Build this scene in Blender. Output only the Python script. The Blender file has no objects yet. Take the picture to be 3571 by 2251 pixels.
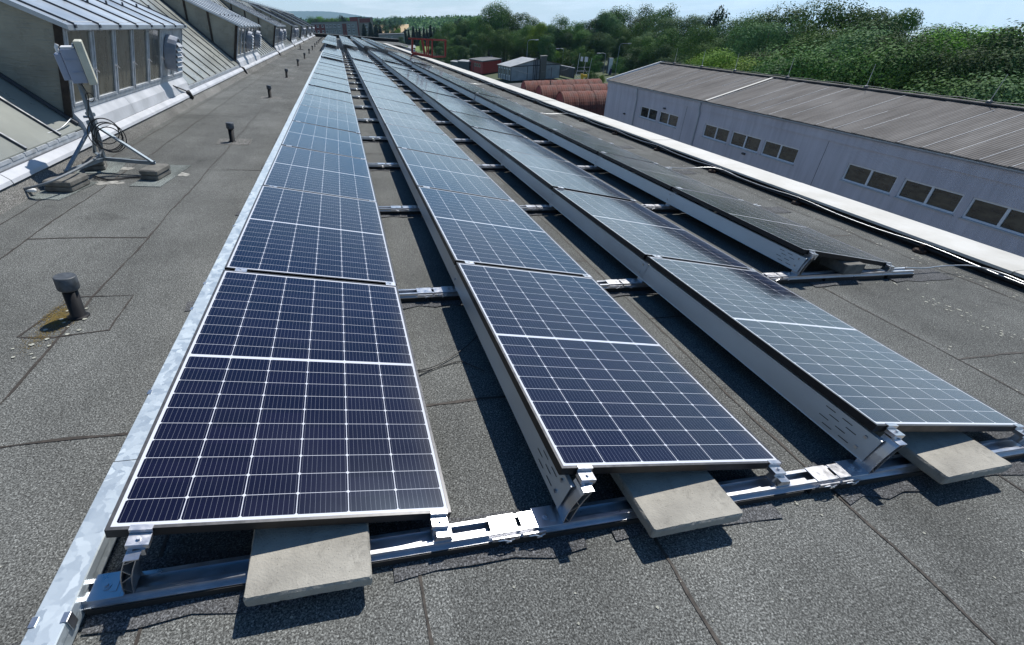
import bpy, math, random
from mathutils import Matrix, Vector
R_ = math.radians
sc = bpy.context.scene
col = sc.collection
random.seed(7)

# ------------------------------------------------------------------ camera
CAM = Vector((0.8729998, -0.9557915, 1.4394455))
ROWS = ((0.9769263, -0.2125754, -0.0206572), (-0.1408049, -0.5683145, -0.8106742), (0.1605896, 0.7948776, -0.585133))
cd = bpy.data.cameras.new('camera'); cam = bpy.data.objects.new('camera', cd); col.objects.link(cam)
cd.sensor_fit = 'HORIZONTAL'; cd.sensor_width = 36.0
cd.lens = 36.0 * 1593.6758 / 3571.0
cd.shift_x = (1785.5 - 1592.2372) / 3571.0
cd.shift_y = (1213.939 - 1125.5) / 3571.0
cd.clip_start = 0.05; cd.clip_end = 30000
cx, cy, cz = [Vector(r) for r in ROWS]
cam.matrix_world = Matrix(((cx.x, -cy.x, -cz.x, CAM.x), (cx.y, -cy.y, -cz.y, CAM.y), (cx.z, -cy.z, -cz.z, CAM.z), (0, 0, 0, 1)))
sc.camera = cam

# the hall roof falls about five degrees towards the parapet: roof frame -> world
up = Vector((-.085, -.0068, .9934)).normalized()
yy = (Vector((0, 1, 0)) - up * up.y).normalized(); xx = yy.cross(up)
Q = Matrix((xx, yy, up)).to_4x4()
GZ = -11.6                                    # ground level


def at(px, py, D):
    """point at horizontal distance D along the sight line through a photograph pixel"""
    d = cx * ((px - 1592.2372) / 1593.6758) + cy * ((py - 1213.939) / 1593.6758) + cz
    return CAM + d * (D / math.hypot(d.x, d.y))


# ------------------------------------------------------------------ light
SUN_LOCAL = Vector((.41, .50, 1.0)).normalized()
S = (Q.to_3x3() @ SUN_LOCAL).normalized()
sl = bpy.data.lights.new('sun', 'SUN'); so = bpy.data.objects.new('sun', sl); col.objects.link(so)
sl.energy = 4.9; sl.angle = R_(.53); sl.color = (1.0, .97, .915)
so.rotation_euler = S.to_track_quat('Z', 'Y').to_euler()
w = bpy.data.worlds.new("World"); sc.world = w; w.use_nodes = True
nt = w.node_tree; nt.nodes.clear()


def N(nt, kind, **kw):
    n = nt.nodes.new(kind)
    for k, v in kw.items():
        if hasattr(n, k): setattr(n, k, v)
        else: n.inputs[k.replace('_', ' ')].default_value = v
    return n


def math_(nt, op, a, b=None, c=None):
    n = nt.nodes.new('ShaderNodeMath'); n.operation = op
    for i, v in enumerate((a, b, c)):
        if v is None: continue
        if isinstance(v, (int, float)): n.inputs[i].default_value = v
        else: nt.links.new(v, n.inputs[i])
    return n.outputs[0]


def ramp(nt, fac, stops, interp='LINEAR'):
    n = nt.nodes.new('ShaderNodeValToRGB'); n.color_ramp.interpolation = interp
    e = n.color_ramp.elements
    while len(e) < len(stops): e.new(.5)
    for el, (p, c) in zip(e, stops):
        el.position = p; el.color = (c, c, c, 1) if isinstance(c, (int, float)) else (*c, 1)
    nt.links.new(fac, n.inputs[0])
    return n.outputs[0]


sky = N(nt, 'ShaderNodeTexSky'); sky.sky_type = 'NISHITA'; sky.sun_disc = False
sky.sun_elevation = math.asin(S.z); sky.sun_rotation = math.atan2(S.x, S.y)
sky.air_density = 1.0; sky.dust_density = .5; sky.ozone_density = 1.0; sky.altitude = 300
tc = N(nt, 'ShaderNodeTexCoord'); sep = N(nt, 'ShaderNodeSeparateXYZ'); nt.links.new(tc.outputs['Generated'], sep.inputs[0])
zz = math_(nt, 'ADD', math_(nt, 'MAXIMUM', sep.outputs[2], 0.0), .13)
cmb = N(nt, 'ShaderNodeCombineXYZ')
nt.links.new(math_(nt, 'DIVIDE', sep.outputs[0], zz), cmb.inputs[0]); nt.links.new(math_(nt, 'DIVIDE', sep.outputs[1], zz), cmb.inputs[1])
cn = N(nt, 'ShaderNodeTexNoise', Scale=1.25, Detail=7.0, Roughness=.6); nt.links.new(cmb.outputs[0], cn.inputs['Vector'])
cl = ramp(nt, cn.outputs[0], [(.45, 0.0), (.68, .8)])
zn = math_(nt, 'ADD', sep.outputs[2], math_(nt, 'MULTIPLY', math_(nt, 'SUBTRACT', cn.outputs[0], .5), .22))
hz = ramp(nt, zn, [(0.0, .72), (.10, .55), (.14, .10), (.19, .06), (.225, .30), (.33, .24), (.42, .02), (.8, .0)])
fac = math_(nt, 'MULTIPLY', cl, ramp(nt, sep.outputs[2], [(0.0, .95), (.12, .8), (.17, .3), (.5, .08)]))
hs = N(nt, 'ShaderNodeHueSaturation', Saturation=1.6, Value=1.1); nt.links.new(sky.outputs[0], hs.inputs['Color'])
mh = N(nt, 'ShaderNodeMixRGB'); nt.links.new(hz, mh.inputs[0]); nt.links.new(hs.outputs[0], mh.inputs[1]); mh.inputs[2].default_value = (10.3, 12.2, 13.2, 1)
mx = N(nt, 'ShaderNodeMixRGB'); nt.links.new(fac, mx.inputs[0]); nt.links.new(mh.outputs[0], mx.inputs[1]); mx.inputs[2].default_value = (14.0, 14.6, 15.0, 1)
bg = N(nt, 'ShaderNodeBackground', Strength=.075); nt.links.new(mx.outputs[0], bg.inputs[0])
ow = N(nt, 'ShaderNodeOutputWorld'); nt.links.new(bg.outputs[0], ow.inputs[0])
sc.view_settings.view_transform = 'Standard'; sc.view_settings.look = 'None'
sc.view_settings.exposure = 0.22; sc.view_settings.gamma = 1.0
sc.cycles.max_bounces = 8; sc.cycles.glossy_bounces = 3; sc.cycles.transparent_max_bounces = 8
sc.cycles.sample_clamp_indirect = 6.0

# ------------------------------------------------------------------ materials


def new_mat(name):
    m = bpy.data.materials.new(name); m.use_nodes = True
    return m, m.node_tree, m.node_tree.nodes['Principled BSDF']


def mat(name, c, rough=.6, metal=0.0, var=.25, scale=8.0, bump=0.0, bscale=60.0, spec=.5, stretch=None, c2=None, detail=6.0):
    """a material whose colour wanders between c and c2 with a noise in object space"""
    m, t, p = new_mat(name)
    co = N(t, 'ShaderNodeTexCoord'); v = co.outputs['Object']
    if stretch:
        mp = N(t, 'ShaderNodeMapping'); mp.inputs['Scale'].default_value = stretch; t.links.new(v, mp.inputs[0]); v = mp.outputs[0]
    n = N(t, 'ShaderNodeTexNoise', Scale=scale, Detail=detail, Roughness=.6); t.links.new(v, n.inputs['Vector'])
    c2 = c2 or tuple(x * (1 - var) for x in c)
    t.links.new(ramp(t, n.outputs[0], [(.35, c2), (.65, c)]), p.inputs['Base Color'])
    p.inputs['Roughness'].default_value = rough; p.inputs['Metallic'].default_value = metal
    p.inputs['Specular IOR Level'].default_value = spec
    t.links.new(ramp(t, n.outputs[0], [(.3, max(0, rough - .08)), (.7, min(1, rough + .08))]), p.inputs['Roughness'])
    if bump:
        b = N(t, 'ShaderNodeBump', Strength=bump, Distance=.004); nb = N(t, 'ShaderNodeTexNoise', Scale=bscale, Detail=3.0)
        t.links.new(v, nb.inputs['Vector']); t.links.new(nb.outputs[0], b.inputs['Height']); t.links.new(b.outputs[0], p.inputs['Normal'])
    return m


def bitumen(name, base, tint=(1.0, 1.025, .975)):
    m, t, p = new_mat(name)
    co = N(t, 'ShaderNodeTexCoord').outputs['Object']
    g = N(t, 'ShaderNodeTexNoise', Scale=150.0, Detail=4.0, Roughness=.8); t.links.new(co, g.inputs['Vector'])
    g2 = N(t, 'ShaderNodeTexVoronoi', Scale=230.0); t.links.new(co, g2.inputs['Vector'])
    big = N(t, 'ShaderNodeTexNoise', Scale=.8, Detail=5.0, Roughness=.65); t.links.new(co, big.inputs['Vector'])
    mp = N(t, 'ShaderNodeMapping'); mp.inputs['Scale'].default_value = (3.0, .35, 1); t.links.new(co, mp.inputs[0])
    st = N(t, 'ShaderNodeTexNoise', Scale=1.0, Detail=4.0); t.links.new(mp.outputs[0], st.inputs['Vector'])
    gr = ramp(t, g.outputs[0], [(.36, .18), (.5, .85), (.66, 2.3)])
    fl = ramp(t, g2.outputs['Color'], [(.1, .55), (.6, 1.0), (.95, 1.75)])
    bl = ramp(t, big.outputs[0], [(.3, .72), (.7, 1.25)])
    sr = ramp(t, st.outputs[0], [(.3, .88), (.7, 1.12)])
    sx = N(t, 'ShaderNodeSeparateXYZ'); t.links.new(co, sx.inputs[0])
    wn_ = N(t, 'ShaderNodeTexWhiteNoise'); wn_.noise_dimensions = '2D'; cb_ = N(t, 'ShaderNodeCombineXYZ')
    t.links.new(math_(t, 'FLOOR', math_(t, 'DIVIDE', math_(t, 'ADD', sx.outputs[0], 1.69), .89)), cb_.inputs[0]); t.links.new(math_(t, 'FLOOR', math_(t, 'DIVIDE', sx.outputs[1], 4.6)), cb_.inputs[1]); t.links.new(cb_.outputs[0], wn_.inputs['Vector'])
    stn = N(t, 'ShaderNodeTexNoise', Scale=2.6, Detail=8.0, Roughness=.7, Distortion=.6); t.links.new(co, stn.inputs['Vector'])
    pond = ramp(t, stn.outputs[0], [(.30, .70), (.42, .98), (.60, 1.0), (.72, 1.16)])
    k = math_(t, 'MULTIPLY', math_(t, 'MULTIPLY', gr, fl), math_(t, 'MULTIPLY', bl, sr))
    k = math_(t, 'MULTIPLY', k, math_(t, 'MULTIPLY', pond, ramp(t, wn_.outputs['Value'], [(0.0, .88), (1.0, 1.10)])))
    v = N(t, 'ShaderNodeVectorMath'); v.operation = 'SCALE'; v.inputs[0].default_value = tuple(base * x for x in tint)
    t.links.new(k, v.inputs['Scale']); t.links.new(v.outputs[0], p.inputs['Base Color'])
    p.inputs['Roughness'].default_value = .93; p.inputs['Specular IOR Level'].default_value = .2
    b = N(t, 'ShaderNodeBump', Strength=.55, Distance=.004); t.links.new(g.outputs[0], b.inputs['Height']); t.links.new(b.outputs[0], p.inputs['Normal'])
    return m


M = {}
M['roof'] = bitumen('bitumen felt', .118)
M['roof_new'] = bitumen('new bitumen felt', .092, (.97, .99, 1.03))
M['roof_pale'] = bitumen('weathered bitumen felt', .15, (1.0, .98, .92))
M['patch'] = bitumen('green grey bitumen patch', .16, (.95, 1.05, 1.0))
M['bead'] = mat('bitumen bead', (.022, .018, .015), .75, scale=30, c2=(.05, .04, .032))
M['rubber'] = mat('black rubber', (.016, .016, .017), .7, scale=40)
M['blackframe'] = mat('black anodised aluminium', (.012, .012, .014), .42, metal=.3, scale=20)
M['rim'] = mat('black anodised rim', (.085, .085, .09), .38, metal=.4, scale=30)
M['alu'] = mat('mill aluminium', (.62, .63, .66), .34, metal=.95, scale=14, var=.12)
M['clamp'] = mat('bright aluminium clamp', (.68, .68, .70), .34, metal=.95, scale=30, var=.08)
M['black'] = mat('black plastic', (.010, .010, .012), .55, scale=25, spec=.25)
M['capgrey'] = mat('dusty plastic cap', (.075, .085, .10), .55, scale=35, c2=(.04, .045, .05))
M['concrete'] = mat('concrete slab', (.37, .35, .305), .92, scale=5, var=.32, bump=.7, bscale=160, detail=12)
cm = M['concrete']; t = cm.node_tree; p = t.nodes['Principled BSDF']; src = p.inputs['Base Color'].links[0].from_socket
co = N(t, 'ShaderNodeTexCoord').outputs['Object']
pv_ = N(t, 'ShaderNodeTexVoronoi', Scale=75.0); t.links.new(co, pv_.inputs['Vector']); po_ = ramp(t, pv_.outputs['Distance'], [(.06, .5), (.16, 1.0)])
ps_ = N(t, 'ShaderNodeTexNoise', Scale=13.0, Detail=9.0, Roughness=.75, Distortion=.8); t.links.new(co, ps_.inputs['Vector']); pm_ = ramp(t, ps_.outputs[0], [(.28, .62), (.45, .96), (.62, 1.0), (.75, 1.18)])
mm = N(t, 'ShaderNodeMixRGB'); mm.blend_type = 'MULTIPLY'; mm.inputs[0].default_value = 1.0; t.links.new(src, mm.inputs[1]); t.links.new(math_(t, 'MULTIPLY', po_, pm_), mm.inputs[2]); t.links.new(mm.outputs[0], p.inputs['Base Color'])
M['concrete_old'] = mat('old concrete', (.175, .168, .15), .92, scale=14, var=.45, bump=.8, bscale=70)
M['white'] = mat('white painted metal', (.80, .80, .80), .45, scale=3, var=.10, c2=(.66, .66, .66))
M['cap'] = mat('white parapet sheet', (.54, .53, .50), .7, scale=2.2, c2=(.42, .405, .365), detail=9)
M['flash'] = mat('pale painted flashing', (.50, .51, .54), .55, scale=2.5, c2=(.37, .38, .40), detail=8)
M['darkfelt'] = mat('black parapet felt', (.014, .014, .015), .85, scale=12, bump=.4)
M['zinc'] = mat('zinc sheet', (.44, .49, .54), .38, metal=.55, scale=1.2, c2=(.36, .40, .45))
M['seam'] = mat('dark seam cap', (.075, .082, .095), .5, metal=.3, scale=8)
M['frame_wh'] = mat('grey white window frame', (.50, .53, .57), .55, scale=10, c2=(.34, .36, .38), detail=9)
M['darkpost'] = mat('rusty dark post', (.022, .017, .014), .8, scale=18, c2=(.05, .035, .025))
M['rust'] = mat('rusty holder', (.075, .034, .018), .85, scale=25, c2=(.025, .018, .015))
M['cable'] = mat('black cable', (.013, .013, .014), .45, scale=20)
M['conduit'] = mat('grey corrugated conduit', (.17, .19, .21), .6, scale=20)
M['wire'] = mat('lightning wire', (.55, .56, .57), .38, metal=.85, scale=6, var=.15)
M['steel'] = mat('galvanised angle steel', (.27, .32, .36), .5, metal=.5, scale=14, c2=(.19, .225, .26))
M['antenna'] = mat('cream antenna shell', (.60, .58, .47), .5, scale=9, c2=(.46, .46, .38))
M['radio'] = mat('grey radio housing', (.30, .34, .44), .5, scale=10, var=.12)
M['vent'] = mat('grey vent hood', (.30, .33, .39), .5, metal=.2, scale=8, c2=(.22, .245, .29), detail=8)
M['red'] = mat('red steel paint', (.33, .028, .016), .5, scale=6, var=.3)
M['redwall'] = mat('red cabin wall', (.36, .03, .025), .65, scale=2, var=.25)
M['huts'] = mat('rusty red corrugated iron', (.165, .048, .031), .9, scale=.9, c2=(.085, .030, .022), detail=10)
M['hutend'] = mat('red hut end', (.38, .035, .028), .7, scale=1.2, c2=(.22, .03, .025))
M['yellow'] = mat('yellow plastic', (.75, .50, .02), .5)
M['greywall'] = mat('grey cabin panel', (.40, .42, .44), .7, scale=.8, c2=(.28, .30, .32), detail=9)
M['roofgrey'] = mat('grey sheet roof', (.34, .36, .37), .6, scale=.6, c2=(.24, .255, .265))
M['darkroof'] = mat('dark felt roof', (.10, .11, .12), .8, scale=.8)
M['brickred'] = mat('red brown render', (.20, .055, .05), .85, scale=.3, var=.2)
M['school'] = mat('grey render', (.27, .265, .26), .85, scale=.25, var=.18)
M['school2'] = mat('tan render', (.27, .235, .20), .85, scale=.25, var=.18)
M['winwhite'] = mat('white window frame', (.75, .77, .80), .5, scale=5, var=.1)
M['asphalt'] = mat('yard asphalt', (.085, .085, .085), .9, scale=.25, c2=(.055, .055, .055), detail=9)
M['ground'] = mat('rough grass land', (.050, .070, .022), .95, scale=.02, c2=(.028, .045, .015), detail=12)
M['lawn'] = mat('bright lawn', (.13, .20, .03), .95, scale=.4, c2=(.09, .14, .025))
M['field'] = mat('dry field', (.46, .33, .17), .95, scale=.05, c2=(.40, .28, .14))
M['hill'] = mat('far wooded hill', (.035, .055, .03), .95, scale=.002, c2=(.05, .07, .035))
M['bark'] = mat('bark', (.07, .055, .04), .9, scale=6, c2=(.035, .028, .02))
M['lichen'] = mat('pale lichen', (.42, .42, .36), .9, scale=60, c2=(.25, .25, .21))
M['moss'] = mat('yellow moss', (.19, .125, .015), .95, scale=55, c2=(.075, .06, .025), detail=9)
M['stain'] = mat('pale mortar stain', (.40, .39, .35), .95, scale=16, c2=(.16, .155, .14), detail=9)
M['purple'] = mat('dark purple sign face', (.05, .04, .10), .5)
M['blue'] = mat('blue sign', (.03, .12, .42), .5)


def glass(name, c, rough=.12, spec=.6, stretch=(1, 1, 1), scale=2.0, c2=None, wave=0.0):
    m = mat(name, c, rough, 0, .35, scale, spec=spec, stretch=stretch, c2=c2, detail=9)
    if wave:
        t = m.node_tree; p = t.nodes['Principled BSDF']
        co = N(t, 'ShaderNodeTexCoord').outputs['Object']
        wv = N(t, 'ShaderNodeTexNoise', Scale=26.0, Detail=2.0)
        mp = N(t, 'ShaderNodeMapping'); mp.inputs['Scale'].default_value = (.25, 1, 2.2); t.links.new(co, mp.inputs[0]); t.links.new(mp.outputs[0], wv.inputs['Vector'])
        b = N(t, 'ShaderNodeBump', Strength=wave, Distance=.02); t.links.new(wv.outputs[0], b.inputs['Height']); t.links.new(b.outputs[0], p.inputs['Normal'])
    return m


M['wired'] = glass('old wired glass', (.32, .315, .26), .28, .5, scale=1.6, c2=(.19, .187, .155), wave=.45)
M['pane_dirty'] = glass('dirty front pane', (.15, .145, .115), .16, .6, stretch=(1, 3, .8), scale=2.4, c2=(.07, .068, .052), wave=.1)
M['slope'] = glass('dusty roof glazing', (.27, .28, .25), .30, .6, scale=1.1, c2=(.19, .20, .185))
M['slope_glare'] = glass('glare pale roof glazing', (.33, .335, .30), .28, .7, stretch=(1, .5, 1), scale=1.4, c2=(.23, .235, .21))  # same kind of glass, its silvery glare put into a lighter colour
M['win'] = glass('window glass', (.075, .066, .044), .04, .7, stretch=(1, .7, 2.2), scale=2.2, c2=(.008, .008, .007), wave=.0)  # paler brown blotches in the colour stand for reflections and the interior
M['fardark'] = glass('far window glass', (.02, .022, .026), .08, .7)

# zinc coated trunking with a spangle pattern
m, t, p = new_mat('galvanised spangle'); M['galv'] = m
co = N(t, 'ShaderNodeTexCoord').outputs['Object']
dn = N(t, 'ShaderNodeTexNoise', Scale=14.0, Detail=3.0); t.links.new(co, dn.inputs['Vector'])
vm = N(t, 'ShaderNodeMixRGB'); vm.inputs[0].default_value = .10; t.links.new(co, vm.inputs[1]); t.links.new(dn.outputs['Color'], vm.inputs[2])
vo = N(t, 'ShaderNodeTexVoronoi', Scale=34.0); t.links.new(vm.outputs[0], vo.inputs['Vector'])
t.links.new(ramp(t, vo.outputs['Color'], [(.1, (.55, .62, .66)), (.5, (.60, .67, .71)), (.9, (.65, .72, .76))]), p.inputs['Base Color'])
p.inputs['Metallic'].default_value = .6
t.links.new(ramp(t, vo.outputs['Color'], [(.1, .36), (.9, .55)]), p.inputs['Roughness'])
M['deflector'] = mat('galvanised deflector sheet', (.56, .61, .65), .36, metal=.6, scale=3.0, c2=(.46, .50, .54), stretch=(1, .3, 1))

# solar laminate: cells, wafer corners, bus bars, from UVs in metres
PW, PL, GAP = 1.038, 1.755, .0285
MU, MV, CG = .0200, .0225, .016
CU = (PW - 2 * MU) / 6; CV = (PL - 2 * MV - CG) / 20
m, t, p = new_mat('solar laminate'); M['cells'] = m
uv = N(t, 'ShaderNodeUVMap'); sp = N(t, 'ShaderNodeSeparateXYZ'); t.links.new(uv.outputs[0], sp.inputs[0])
U, V = sp.outputs[0], sp.outputs[1]
half = (PL) / 2
vf = math_(t, 'SUBTRACT', math_(t, 'ABSOLUTE', math_(t, 'SUBTRACT', V, half)), CG / 2)          # distance from the centre strip
uf = math_(t, 'SUBTRACT', U, MU)
du = math_(t, 'PINGPONG', uf, CU / 2)      # 0 at a column line
dv = math_(t, 'PINGPONG', vf, CV / 2)
L1 = math_(t, 'LESS_THAN', du, .00125); L2 = math_(t, 'LESS_THAN', dv, .00085)
L3 = math_(t, 'LESS_THAN', math_(t, 'ADD', du, dv), .0072)
L4 = math_(t, 'LESS_THAN', vf, 0.0)
E1 = math_(t, 'LESS_THAN', uf, 0.0); E2 = math_(t, 'GREATER_THAN', uf, CU * 6); E3 = math_(t, 'GREATER_THAN', vf, CV * 10)
line = L1
for q in (L2, L3, L4, E1, E2, E3): line = math_(t, 'MAXIMUM', line, q)
bb = math_(t, 'PINGPONG', math_(t, 'SUBTRACT', uf, CU / 20), CU / 20)
bus = math_(t, 'LESS_THAN', bb, .00042)
oi = N(t, 'ShaderNodeObjectInfo')
co = N(t, 'ShaderNodeTexCoord').outputs['Object']
cell = N(t, 'ShaderNodeTexWhiteNoise'); cell.noise_dimensions = '3D'
cc = N(t, 'ShaderNodeCombineXYZ')
t.links.new(math_(t, 'FLOOR', math_(t, 'DIVIDE', uf, CU)), cc.inputs[0]); t.links.new(math_(t, 'FLOOR', math_(t, 'DIVIDE', V, CV)), cc.inputs[1]); t.links.new(math_(t, 'MULTIPLY', oi.outputs['Random'], 50.0), cc.inputs[2])
t.links.new(cc.outputs[0], cell.inputs['Vector'])
cellc = ramp(t, cell.outputs['Value'], [(0.0, (.0040, .0026, .011)), (1.0, (.0066, .0043, .0165))])
m1 = N(t, 'ShaderNodeMixRGB'); t.links.new(math_(t, 'MULTIPLY', bus, .42), m1.inputs[0]); t.links.new(cellc, m1.inputs[1]); m1.inputs[2].default_value = (.36, .37, .42, 1)
m2 = N(t, 'ShaderNodeMixRGB'); t.links.new(line, m2.inputs[0]); t.links.new(m1.outputs[0], m2.inputs[1]); m2.inputs[2].default_value = (.62, .62, .66, 1)
dust = N(t, 'ShaderNodeTexNoise', Scale=2.2, Detail=6.0); t.links.new(co, dust.inputs['Vector'])
m3 = N(t, 'ShaderNodeMixRGB'); t.links.new(ramp(t, dust.outputs[0], [(.35, .0), (.75, .010)]), m3.inputs[0]); t.links.new(m2.outputs[0], m3.inputs[1]); m3.inputs[2].default_value = (.40, .36, .30, 1)
edge = math_(t, 'MULTIPLY', math_(t, 'POWER', math_(t, 'MAXIMUM', math_(t, 'SUBTRACT', math_(t, 'DIVIDE', U, PW), .90), 0.0), 1.5), math_(t, 'MULTIPLY', dust.outputs[0], 9.0))
m4 = N(t, 'ShaderNodeMixRGB'); t.links.new(math_(t, 'MINIMUM', edge, .22), m4.inputs[0]); t.links.new(m3.outputs[0], m4.inputs[1]); m4.inputs[2].default_value = (.34, .31, .26, 1)
of = N(t, 'ShaderNodeVectorMath'); of.operation = 'ADD'; cv_ = N(t, 'ShaderNodeCombineXYZ'); t.links.new(math_(t, 'MULTIPLY', oi.outputs['Random'], 37.0), cv_.inputs[0]); t.links.new(co, of.inputs[0]); t.links.new(cv_.outputs[0], of.inputs[1])
dv_ = N(t, 'ShaderNodeTexVoronoi', Scale=5.5); t.links.new(of.outputs[0], dv_.inputs['Vector'])
sepc = N(t, 'ShaderNodeSeparateXYZ'); t.links.new(dv_.outputs['Color'], sepc.inputs[0])
drop = math_(t, 'LESS_THAN', dv_.outputs['Distance'], math_(t, 'MULTIPLY', math_(t, 'MAXIMUM', math_(t, 'SUBTRACT', sepc.outputs[0], .62), 0.0), .055))
m5 = N(t, 'ShaderNodeMixRGB'); t.links.new(drop, m5.inputs[0]); t.links.new(m4.outputs[0], m5.inputs[1]); m5.inputs[2].default_value = (.55, .55, .52, 1)
t.links.new(m5.outputs[0], p.inputs['Base Color'])
t.links.new(ramp(t, dust.outputs[0], [(.3, .13), (.7, .19)]), p.inputs['Roughness'])
p.inputs['IOR'].default_value = 1.5
p.inputs['Specular IOR Level'].default_value = .5
p.inputs['Specular Tint'].default_value = (.62, .80, 1.0, 1)
p.inputs['Coat Weight'].default_value = .36; p.inputs['Coat Tint'].default_value = (.9, .96, 1.0, 1); p.inputs['Coat Roughness'].default_value = .10; p.inputs['Coat IOR'].default_value = 1.5


def leaf(name, cs):
    m, t, p = new_mat(name)
    gi = N(t, 'ShaderNodeNewGeometry'); oi = N(t, 'ShaderNodeObjectInfo')
    c = ramp(t, gi.outputs['Random Per Island'], [(0.0, cs[0]), (.55, cs[1]), (1.0, cs[2])])
    hv = N(t, 'ShaderNodeHueSaturation'); t.links.new(c, hv.inputs['Color'])
    t.links.new(math_(t, 'ADD', math_(t, 'MULTIPLY', oi.outputs['Random'], .035), .483), hv.inputs['Hue'])
    t.links.new(math_(t, 'ADD', math_(t, 'MULTIPLY', oi.outputs['Random'], .55), .92), hv.inputs['Value'])
    t.links.new(hv.outputs[0], p.inputs['Base Color'])
    p.inputs['Roughness'].default_value = .7; p.inputs['Specular IOR Level'].default_value = .08
    tr = N(t, 'ShaderNodeBsdfTranslucent'); t.links.new(hv.outputs[0], tr.inputs[0])
    ms = N(t, 'ShaderNodeMixShader'); ms.inputs[0].default_value = .22
    t.links.new(p.outputs[0], ms.inputs[1]); t.links.new(tr.outputs[0], ms.inputs[2])
    t.links.new(ms.outputs[0], t.nodes['Material Output'].inputs[0])
    return m


M['leaf'] = leaf('broad leaves', [(.036, .080, .020), (.056, .116, .028), (.092, .17, .044)])
M['leaf_dark'] = leaf('dark leaves', [(.022, .050, .018), (.036, .076, .025), (.060, .115, .036)])
M['leaf_pale'] = leaf('bright yellow green leaves', [(.085, .17, .022), (.125, .235, .030), (.17, .30, .046)])
M['leaf_grey'] = leaf('silvery green leaves', [(.050, .096, .038), (.074, .135, .052), (.11, .185, .075)])
M['needle'] = leaf('dark needles', [(.014, .028, .016), (.022, .042, .022), (.036, .060, .030)])
M['woods'] = leaf('distant woodland', [(.036, .075, .024), (.060, .118, .032), (.10, .18, .046)])


# ------------------------------------------------------------------ mesh helpers
class MB:
    def __init__(s): s.v = []; s.f = []; s.uv = None

    def quad(s, a, b, c, d):
        i = len(s.v); s.v += [tuple(a), tuple(b), tuple(c), tuple(d)]; s.f.append((i, i + 1, i + 2, i + 3)); return s

    def poly(s, pts):
        i = len(s.v); s.v += [tuple(q) for q in pts]; s.f.append(tuple(range(i, i + len(pts)))); return s

    def box(s, x0, x1, y0, y1, z0, z1, X=None):
        i = len(s.v)
        pts = [Vector((x, y, z)) for z in (z0, z1) for y in (y0, y1) for x in (x0, x1)]
        if X is not None: pts = [X @ q for q in pts]
        s.v += [tuple(q) for q in pts]
        s.f += [(i, i + 2, i + 3, i + 1), (i + 4, i + 5, i + 7, i + 6), (i, i + 1, i + 5, i + 4), (i + 2, i + 6, i + 7, i + 3), (i, i + 4, i + 6, i + 2), (i + 1, i + 3, i + 7, i + 5)]
        return s

    def bbox(s, x0, x1, y0, y1, z0, z1, b, X=None):
        """box whose vertical and top edges are chamfered by b"""
        def ring(e, z):
            return [(x0 + e + b, y0 + e, z), (x1 - e - b, y0 + e, z), (x1 - e, y0 + e + b, z), (x1 - e, y1 - e - b, z), (x1 - e - b, y1 - e, z), (x0 + e + b, y1 - e, z), (x0 + e, y1 - e - b, z), (x0 + e, y0 + e + b, z)]
        rs = [ring(b * .6, z0), ring(0, z0 + b * .6), ring(0, z1 - b), ring(b, z1)]
        if X is not None: rs = [[X @ Vector(q) for q in r] for r in rs]
        return s.loft(rs, caps=True)

    def loft(s, rings, closed=True, caps=False):
        i = len(s.v); n = len(rings[0])
        for r in rings: s.v += [tuple(q) for q in r]
        for k in range(len(rings) - 1):
            for j in range(n if closed else n - 1):
                a = i + k * n + j; b = i + k * n + (j + 1) % n
                s.f.append((a, b, b + n, a + n))
        if caps:
            s.f.append(tuple(range(i + n - 1, i - 1, -1))); e = i + (len(rings) - 1) * n
            s.f.append(tuple(range(e, e + n)))
        return s

    def bar(s, a, b, w, h=None, upv=(0, 0, 1)):
        """rectangular bar from a to b"""
        a = Vector(a); b = Vector(b); h = h or w
        d = (b - a).normalized(); u = Vector(upv)
        if abs(d.dot(u)) > .98: u = Vector((0, 1, 0))
        x = d.cross(u).normalized() * w / 2; y = x.cross(d).normalized() * h / 2
        r = [(x + y), (-x + y), (-x - y), (x - y)]
        return s.loft([[a + q for q in r], [b + q for q in r]], caps=True)

    def tube(s, pts, r, n=8, caps=True):
        pts = [Vector(q) for q in pts]; rr = r if isinstance(r, (list, tuple)) else [r] * len(pts)
        rings = []; px = None
        for k, q in enumerate(pts):
            d = (pts[min(k + 1, len(pts) - 1)] - pts[max(k - 1, 0)]).normalized()
            if px is None: px = d.orthogonal().normalized()
            x = (px - d * px.dot(d)).normalized(); px = x; y = d.cross(x)
            rings.append([q + (x * math.cos(j * 2 * math.pi / n) + y * math.sin(j * 2 * math.pi / n)) * rr[k] for j in range(n)])
        return s.loft(rings, caps=caps)

    def lathe(s, prof, n=20, X=None):
        rings = [[Vector((r * math.cos(j * 2 * math.pi / n), r * math.sin(j * 2 * math.pi / n), z)) for j in range(n)] for r, z in prof]
        if X is not None: rings = [[X @ q for q in r] for r in rings]
        return s.loft(rings, caps=True)

    def mesh(s, name, m, smooth=False):
        me = bpy.data.meshes.new(name); me.from_pydata(s.v, [], s.f)
        if s.uv:
            l = me.uv_layers.new(name='UVMap')
            for i, lp in enumerate(me.loops): l.data[i].uv = s.uv[lp.vertex_index]
        me.materials.append(M[m] if isinstance(m, str) else m)
        if smooth:
            me.polygons.foreach_set('use_smooth', [True] * len(me.polygons))
        return me

    def build(s, name, m, parent=None, origin=None, smooth=False, frame=None):
        if origin is not None:
            o_ = Vector(origin); s.v = [tuple(Vector(q) - o_) for q in s.v]
        o = bpy.data.objects.new(name, s.mesh(name, m, smooth)); col.objects.link(o)
        if parent is not None: o.parent = parent
        else: o.matrix_world = (frame or Matrix()) @ Matrix.Translation(origin or (0, 0, 0))
        return o


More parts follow.
